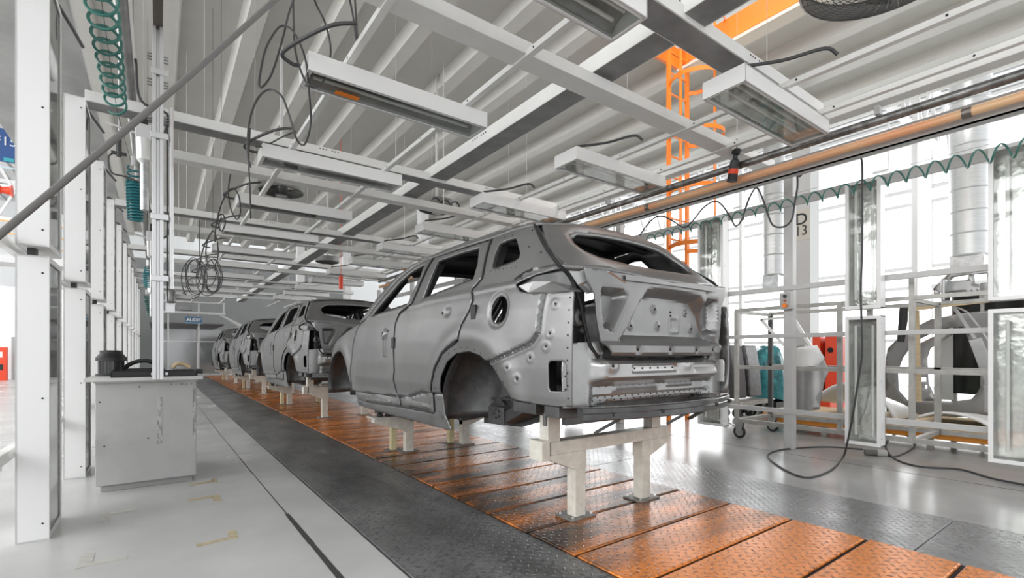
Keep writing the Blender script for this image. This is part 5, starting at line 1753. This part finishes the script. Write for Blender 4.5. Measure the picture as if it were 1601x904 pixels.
# red lift column
rc = thing('lift_column', 'tall bright red lift column with black slot behind the rack', 'lift column', (10.0, at(1290, 600, X=10).y, 0))
a, b_ = at(1270, 527, X=10.0), at(1310, 640, X=10.0)
y1_, y0_ = a.y, b_.y
ym = (y0_ + y1_) / 2
MB().box(10, y0_, 0, 10.35, ym, a.z).build('right_flange', RED, parent=rc, bevel=.01)
MB().box(10.0, ym + .08, 0, 10.35, y1_, a.z).build('left_flange', RED, parent=rc, bevel=.01)
MB().box(10.2, ym, 0, 10.3, ym + .08, a.z - .1).build('black_slot', SEAL, parent=rc)
MB().box(9.7, ym - .2, .0, 10.0, ym + .25, .5).build('foot_block', RED, parent=rc, bevel=.02)
MB().cyl((9.99, y0_ + .12, a.z - .25), (10.0, y0_ + .12, a.z - .25), .05, 12).build('round_hole', SEAL, parent=rc)
t_ = thing('wrapped_bundle', 'grey-brown plastic-wrapped bundle leaning right of the red lift column', 'bundle', (10.75, at(1320, 600, X=10.75).y, 0))
m_ = MB()
cc = at(1320, 560, X=10.75)
prof = [(.02, 0), (.22, .05), (.26, .4), (.22, .9), (.25, 1.2), (.16, 1.45), (.02, 1.5)]
m_.lathe(prof, (cc.x, cc.y, 0), 18)
ob = m_.build('wrapping', mat('wrap_dark', (.20, .19, .17), .3, noise=.8, nscale=6, bump=.8, bscale=6), parent=t_, smooth=True)
# teal bag and covered seat frames on dollies
TEAL = mat('teal_film', (.08, .40, .45), .22, noise=.6, nscale=5, bump=1.0, bscale=7)
a, b_ = at(1172, 545, X=10.2), at(1226, 628, X=10.2)
tb_ = thing('film_wrapped_load', 'teal film-wrapped load on a dark pallet behind the rack', 'wrapped load', (10.4, (a.y + b_.y) / 2, b_.z - .1))
m_ = MB()
n1 = 16
vs, fs = [], []
rnd = random.Random(5)
yc, hy = (a.y + b_.y) / 2, (a.y - b_.y) / 2
for i in range(n1):
    an = 2 * PI * i / n1
    for j in range(7):
        v = j / 6
        k_ = (1 - .35 * v ** 3) * (1 + .08 * (rnd.random() - .5))
        z = b_.z + (a.z - b_.z) * v + .06 * math.sin(an * 2)
        vs.append((10.25 + .34 * math.cos(an) * k_, yc + hy * math.sin(an) * k_, z))
for i in range(n1):
    i2 = (i + 1) % n1
    for j in range(6):
        fs.append((i * 7 + j, i2 * 7 + j, i2 * 7 + j + 1, i * 7 + j + 1))
fs.append(tuple(i * 7 + 6 for i in range(n1)))
m_.add(vs, fs).build('film', TEAL, parent=tb_, smooth=True, angle=80)
MB().box(9.88, b_.y, b_.z - .12, 10.62, a.y, b_.z).build('pallet', BLACK, parent=tb_)
for y in (b_.y + .1, a.y - .1):
    for x in (10.0, 10.5):
        MB().box(x - .05, y - .05, 0, x + .05, y + .05, b_.z - .12).build('pallet_foot', BLACK, parent=tb_)
for (px0, px1, X, lab) in ((1128, 1149, 8.6, 'dark covered seat frame on a dolly, just right of the nearest car body'), (1152, 1174, 9.2, 'grey seat frame on a dolly left of the teal film-wrapped load')):
    a, b_ = at(px0, 540, X=X), at(px1, 606, X=X)
    t_ = thing('seat_frame', lab, 'seat frame', (X + .2, (a.y + b_.y) / 2, 0), 'seat frames on dollies')
    yy0, yy1 = b_.y, a.y
    zt = a.z
    MB().prism([(yy0, .35), (yy1, .35), (yy1, .9), (yy1 - .08, zt), (yy0 + (yy1 - yy0) * .45, zt), (yy0 + .05, .95)], 'x', X, X + .45).build('seat_back', mat('seat_dark', (.05, .05, .05), .5) if px0 < 1140 else CARIN, parent=t_, bevel=.03)
    MB().box(X, yy0 - .1, .22, X + .6, yy1 + .05, .30).build('dolly_plate', RKM, parent=t_)
    for y in (yy0, yy1 - .05):
        for x in (X + .06, X + .5):
            MB().cyl((x - .02, y, .08), (x + .02, y, .08), .08, 16).build('dolly_wheel', BLACK, parent=t_, smooth=True)
            MB().box(x - .03, y - .02, .08, x + .03, y + .02, .22).build('wheel_fork', GALV, parent=t_)
# pale green floor lane at the right
struct('trim_3', MB().box(9.2, .2, .0005, 13.5, 7, .0025), mat('green_lane', (.42, .54, .40), .3))

# truss and light battens of the right hall
TRW = mat('truss_white', (.78, .78, .78), .5)


def truss(lab, X0, X1, y, z, h, n):
    t_ = thing('roof_truss', lab, 'truss', ((X0 + X1) / 2, y, z), 'white steel roof trusses of the hall')
    MB().box(X0, y - .07, z, X1, y + .07, z + .14).build('bottom_chord', TRW, parent=t_)
    MB().box(X0, y - .07, z + h, X1, y + .07, z + h + .14).build('top_chord', TRW, parent=t_)
    for i in range(n):
        xa = X0 + (X1 - X0) * i / n
        xb = X0 + (X1 - X0) * (i + 1) / n
        MB().bar((xa, y, z + .07), ((xa + xb) / 2, y, z + h + .07), .08, .09).build('diagonal', TRW, parent=t_)
        MB().bar(((xa + xb) / 2, y, z + h + .07), (xb, y, z + .07), .08, .09).build('diagonal', TRW, parent=t_)
    return t_


for i, y in enumerate((1.2, 7.2, 13.2, 19.2, 25.2, 31.2)):
    truss('white roof truss of the left hall, %s from the camera' % ORD[i], -11.9, -1.3, y, 7.2, 1.7, 7)
for i, y in enumerate((4.2, 10.2, 16.2, 22.2)):
    truss('white roof truss of the right hall, %s from the camera' % ORD[i], 13.0, 21.9, y, 7.3, 1.6, 6)
for i, y in enumerate((1.2, 7.2, 13.2, 19.2, 25.2, 31.2)):
    tag(MB().box(-7.2, y - .12, 0, -6.95, y + .12, 7.2).build('hall_column', TRW, org=(-7.1, y, 0)), 'white hall column of the left hall, %s from the camera' % ORD[i], 'column', 'columns of the left hall')
for i in range(3):
    tag(MB().box(17.5, 5.0 + 2.2 * i, 6.6, 19.0, 5.4 + 2.2 * i, 6.7).cyl((18.2, 5.2 + 2.2 * i, 6.7), (18.2, 5.2 + 2.2 * i, 9.6), .03, 6).build('pendant_lamp', WHITE2, org=(18.2, 5.2 + 2.2 * i, 6.6)), 'flat white pendant lamp high in the right hall, %s from the camera' % ORD[i], 'lamp', 'pendant lamps of the right hall')
# struts seen through the deck opening
# ------------------------------------------------------------------ left hall
BLUE = mat('sign_blue', (.03, .09, .28), .4)
Yb = 9.4
q0, q1 = at(-62, 188, Y=Yb), at(40, 258, Y=Yb)
sg = thing('hanging_sign', 'dark blue hanging sign with white letters at the left edge', 'sign', ((q0.x + q1.x) / 2, Yb, q1.z))
MB().box(q0.x, Yb, q1.z, q1.x, Yb + .03, q0.z).build('sign_board', BLUE, parent=sg)
c = at(18, 223, Y=Yb - .01)
text_mesh('F150', .17, mat('sign_letter', (.8, .82, .85), .5), sg, (c.x - .02, Yb - .008, c.z), (PI / 2, 0, 0), xs=.9)
l0, l1 = at(-62, 252, Y=Yb), at(40, 252, Y=Yb)
MB().box(l0.x, Yb - .006, l0.z, l1.x, Yb - .001, l0.z + .02).build('white_line', mat('sign_line', (.6, .75, .82), .5), parent=sg)
c = at(14, 251, Y=Yb)
MB().box(c.x - .05, Yb - .010, c.z - .02, c.x + .05, Yb - .006, c.z + .03).build('teal_mark', mat('sign_teal', (.05, .42, .48), .5), parent=sg)
for x in (q0.x + .1, q1.x - .1):
    MB().cyl((x, Yb + .015, q0.z), (x, Yb + .015, 7.2), .008, 6).build('hang_wire', CABLE, parent=sg)
a = at(3, 297, Y=7.0)
al = thing('alarm_horn', 'small red alarm horn at the left edge', 'alarm', tuple(a))
MB().lathe([(.03, -.10), (.055, -.08), (.05, -.02), (.03, .0), (.045, .06), (.065, .075)], tuple(a), 16, 'x').build('horn', RED, parent=al, smooth=True)
MB().bar((a.x - .1, a.y, a.z), (a.x - .1, a.y, 7.2), .03, .03).build('bracket', TRW, parent=al)
Yc = 30.0
p0, p1 = at(-8, 543, Y=Yc), at(10, 586, Y=Yc)
fc = thing('hose_cabinet', 'red fire hose cabinet at the far left', 'cabinet', ((p0.x + p1.x) / 2, Yc, 0))
MB().box(p0.x, Yc, 0, p1.x, Yc + .3, p0.z).build('cabinet_body', RED, parent=fc, bevel=.01)
MB().box(p1.x - .35, Yc - .01, 1.0, p1.x - .12, Yc, 1.25).build('white_label', WHITE2, parent=fc)
MB().box(p1.x - .38, Yc - .01, .45, p1.x - .1, Yc, .7).build('dark_window', BLACK, parent=fc)
struct('wall_far_left', MB().box(-12, 31, 0, -2.2, 31.2, 4.2), HALLW)
struct('door_1', MB().box(at(18, 560, Y=30.95).x, 30.93, 0, at(27, 560, Y=30.95).x, 31.0, at(18, 527, Y=30.95).z), mat('door_grey', (.40, .41, .42), .5))
og = thing('walkway_railing', 'pale orange walkway railing far behind the left light boxes', 'railing', (-4, 22, 3.2))
for z in (4.6, 5.0, 5.4):
    MB().box(-9, 22, z, -1.6, 22.04, z + .05).build('rail_bar', mat('rail_pale_orange', (.85, .50, .22), .5), parent=og)
for x in (-8, -6.4, -4.8, -3.2, -1.7):
    MB().box(x, 22, 4.35, x + .06, 22.05, 5.45).build('rail_post', MATS['rail_pale_orange'], parent=og)
MB().box(-9, 22, 4.1, -1.6, 23.2, 4.35).build('walkway_floor', TRW, parent=og)
for x in (-8.9, -5, -1.8):
    MB().box(x, 22.9, 0, x + .15, 23.05, 4.1).build('walkway_post', TRW, parent=og)

# ------------------------------------------------------------------ far end: audit booth
struct('wall_end', MB().box(-1.6, 33, 0, 10.5, 33.2, DZ), GREYW)
Ya = 26.0
ab = thing('audit_booth', 'grey framed audit booth at the far end with louvred sloping side', 'booth', (1.6, 27, 0))
tl, tr_ = at(262, 488, Y=Ya), at(352, 488, Y=Ya)
LT = mat('booth_tube', (.62, .62, .61), .45)
MB().box(-.3, Ya - .13, 2.95, tr_.x, Ya + .08, 3.04).build('top_tube', LT, parent=ab)
MB().box(-.3, Ya - .02, 3.45, tr_.x, Ya + .06, 3.52).build('upper_tube', LT, parent=ab)
for px in (263, 311, 350):
    x = at(px, 500, Y=Ya).x
    MB().box(x - .03, Ya, 0 if px != 350 else 2.9, x + .03, Ya + .06, 3.5).build('booth_post', LT, parent=ab)
xe = at(400, 500, Y=Ya).x
for i in range(6):
    MB().bar((tr_.x - .3 + i * .06, Ya + .3 * i, 3.0), (xe, Ya + .3 * i, 2.2), .06, .08).build('louvre', LT, parent=ab)
MB().box(-.3, Ya + .4, 2.5, tr_.x, Ya + 6.4, 2.56).build('booth_ceiling', mat('booth_dark', (.12, .12, .12), .5), parent=ab)
for (x0, x1) in ((.15, 1.55), (1.65, 3.0), (3.1, 4.6)):
    MB().box(x0, 29.0, .2, x1, 29.02, 2.4).build('film_panel', POLY, parent=ab)
    MB().box(x0 - .06, 28.98, 0, x0, 29.06, 2.5).build('panel_post', LT, parent=ab)
MB().box(0, 28.98, 1.75, 4.7, 29.04, 1.80).build('cross_tube', LT, parent=ab)
q0, q1 = at(290, 495, Y=Ya - .1), at(316, 506.5, Y=Ya - .1)
sg = thing('audit_sign', 'small blue AUDIT sign on the far booth', 'sign', ((q0.x + q1.x) / 2, Ya - .1, q1.z))
MB().box(q0.x, Ya - .12, q1.z, q1.x, Ya - .09, q0.z).build('sign_board', mat('audit_blue', (.05, .14, .27), .4), parent=sg)
MB().box(q0.x, Ya - .125, q1.z + .01, q1.x, Ya - .12, q1.z + .04).build('light_line', mat('sign_line2', (.4, .6, .7), .5), parent=sg)
text_mesh('AUDIT', .19, WHITE2, sg, ((q0.x + q1.x) / 2, Ya - .13, (q0.z + q1.z) / 2 + .01), (PI / 2, 0, 0), bold=.006)
for x in (q0.x + .1, q1.x - .1):
    MB().cyl((x, Ya - .1, q0.z), (x, Ya - .1, 3.0), .008, 6).build('hang_wire', CABLE, parent=sg)
for i, (x, y) in enumerate(((4.9, 22.5), (7.4, 15.5), (7.4, 24))):
    tag(MB().box(x, y, 0, x + .3, y + .3, DZ).build('deck_column', mat('column_white', (.75, .75, .75), .5), org=(x, y, 0)), ['white deck column right of the far booth', 'white deck column seen over the second car body', 'white deck column farthest on the right of the line'][i], 'column', 'deck columns')
for i, (px, py, Y) in enumerate(((533, 452, 12.0),)):
    c = at(px, py, Y=Y)
    tag(MB().cyl((c.x, c.y, c.z), (c.x, c.y, c.z + .32), .05, 10).cyl((c.x, c.y, c.z + .3), (c.x, c.y, DZ + .2), .006, 4).build('pendant_grip', RED, org=tuple(c), smooth=True), 'small red hanging grip far along the peach pipe', 'handset')
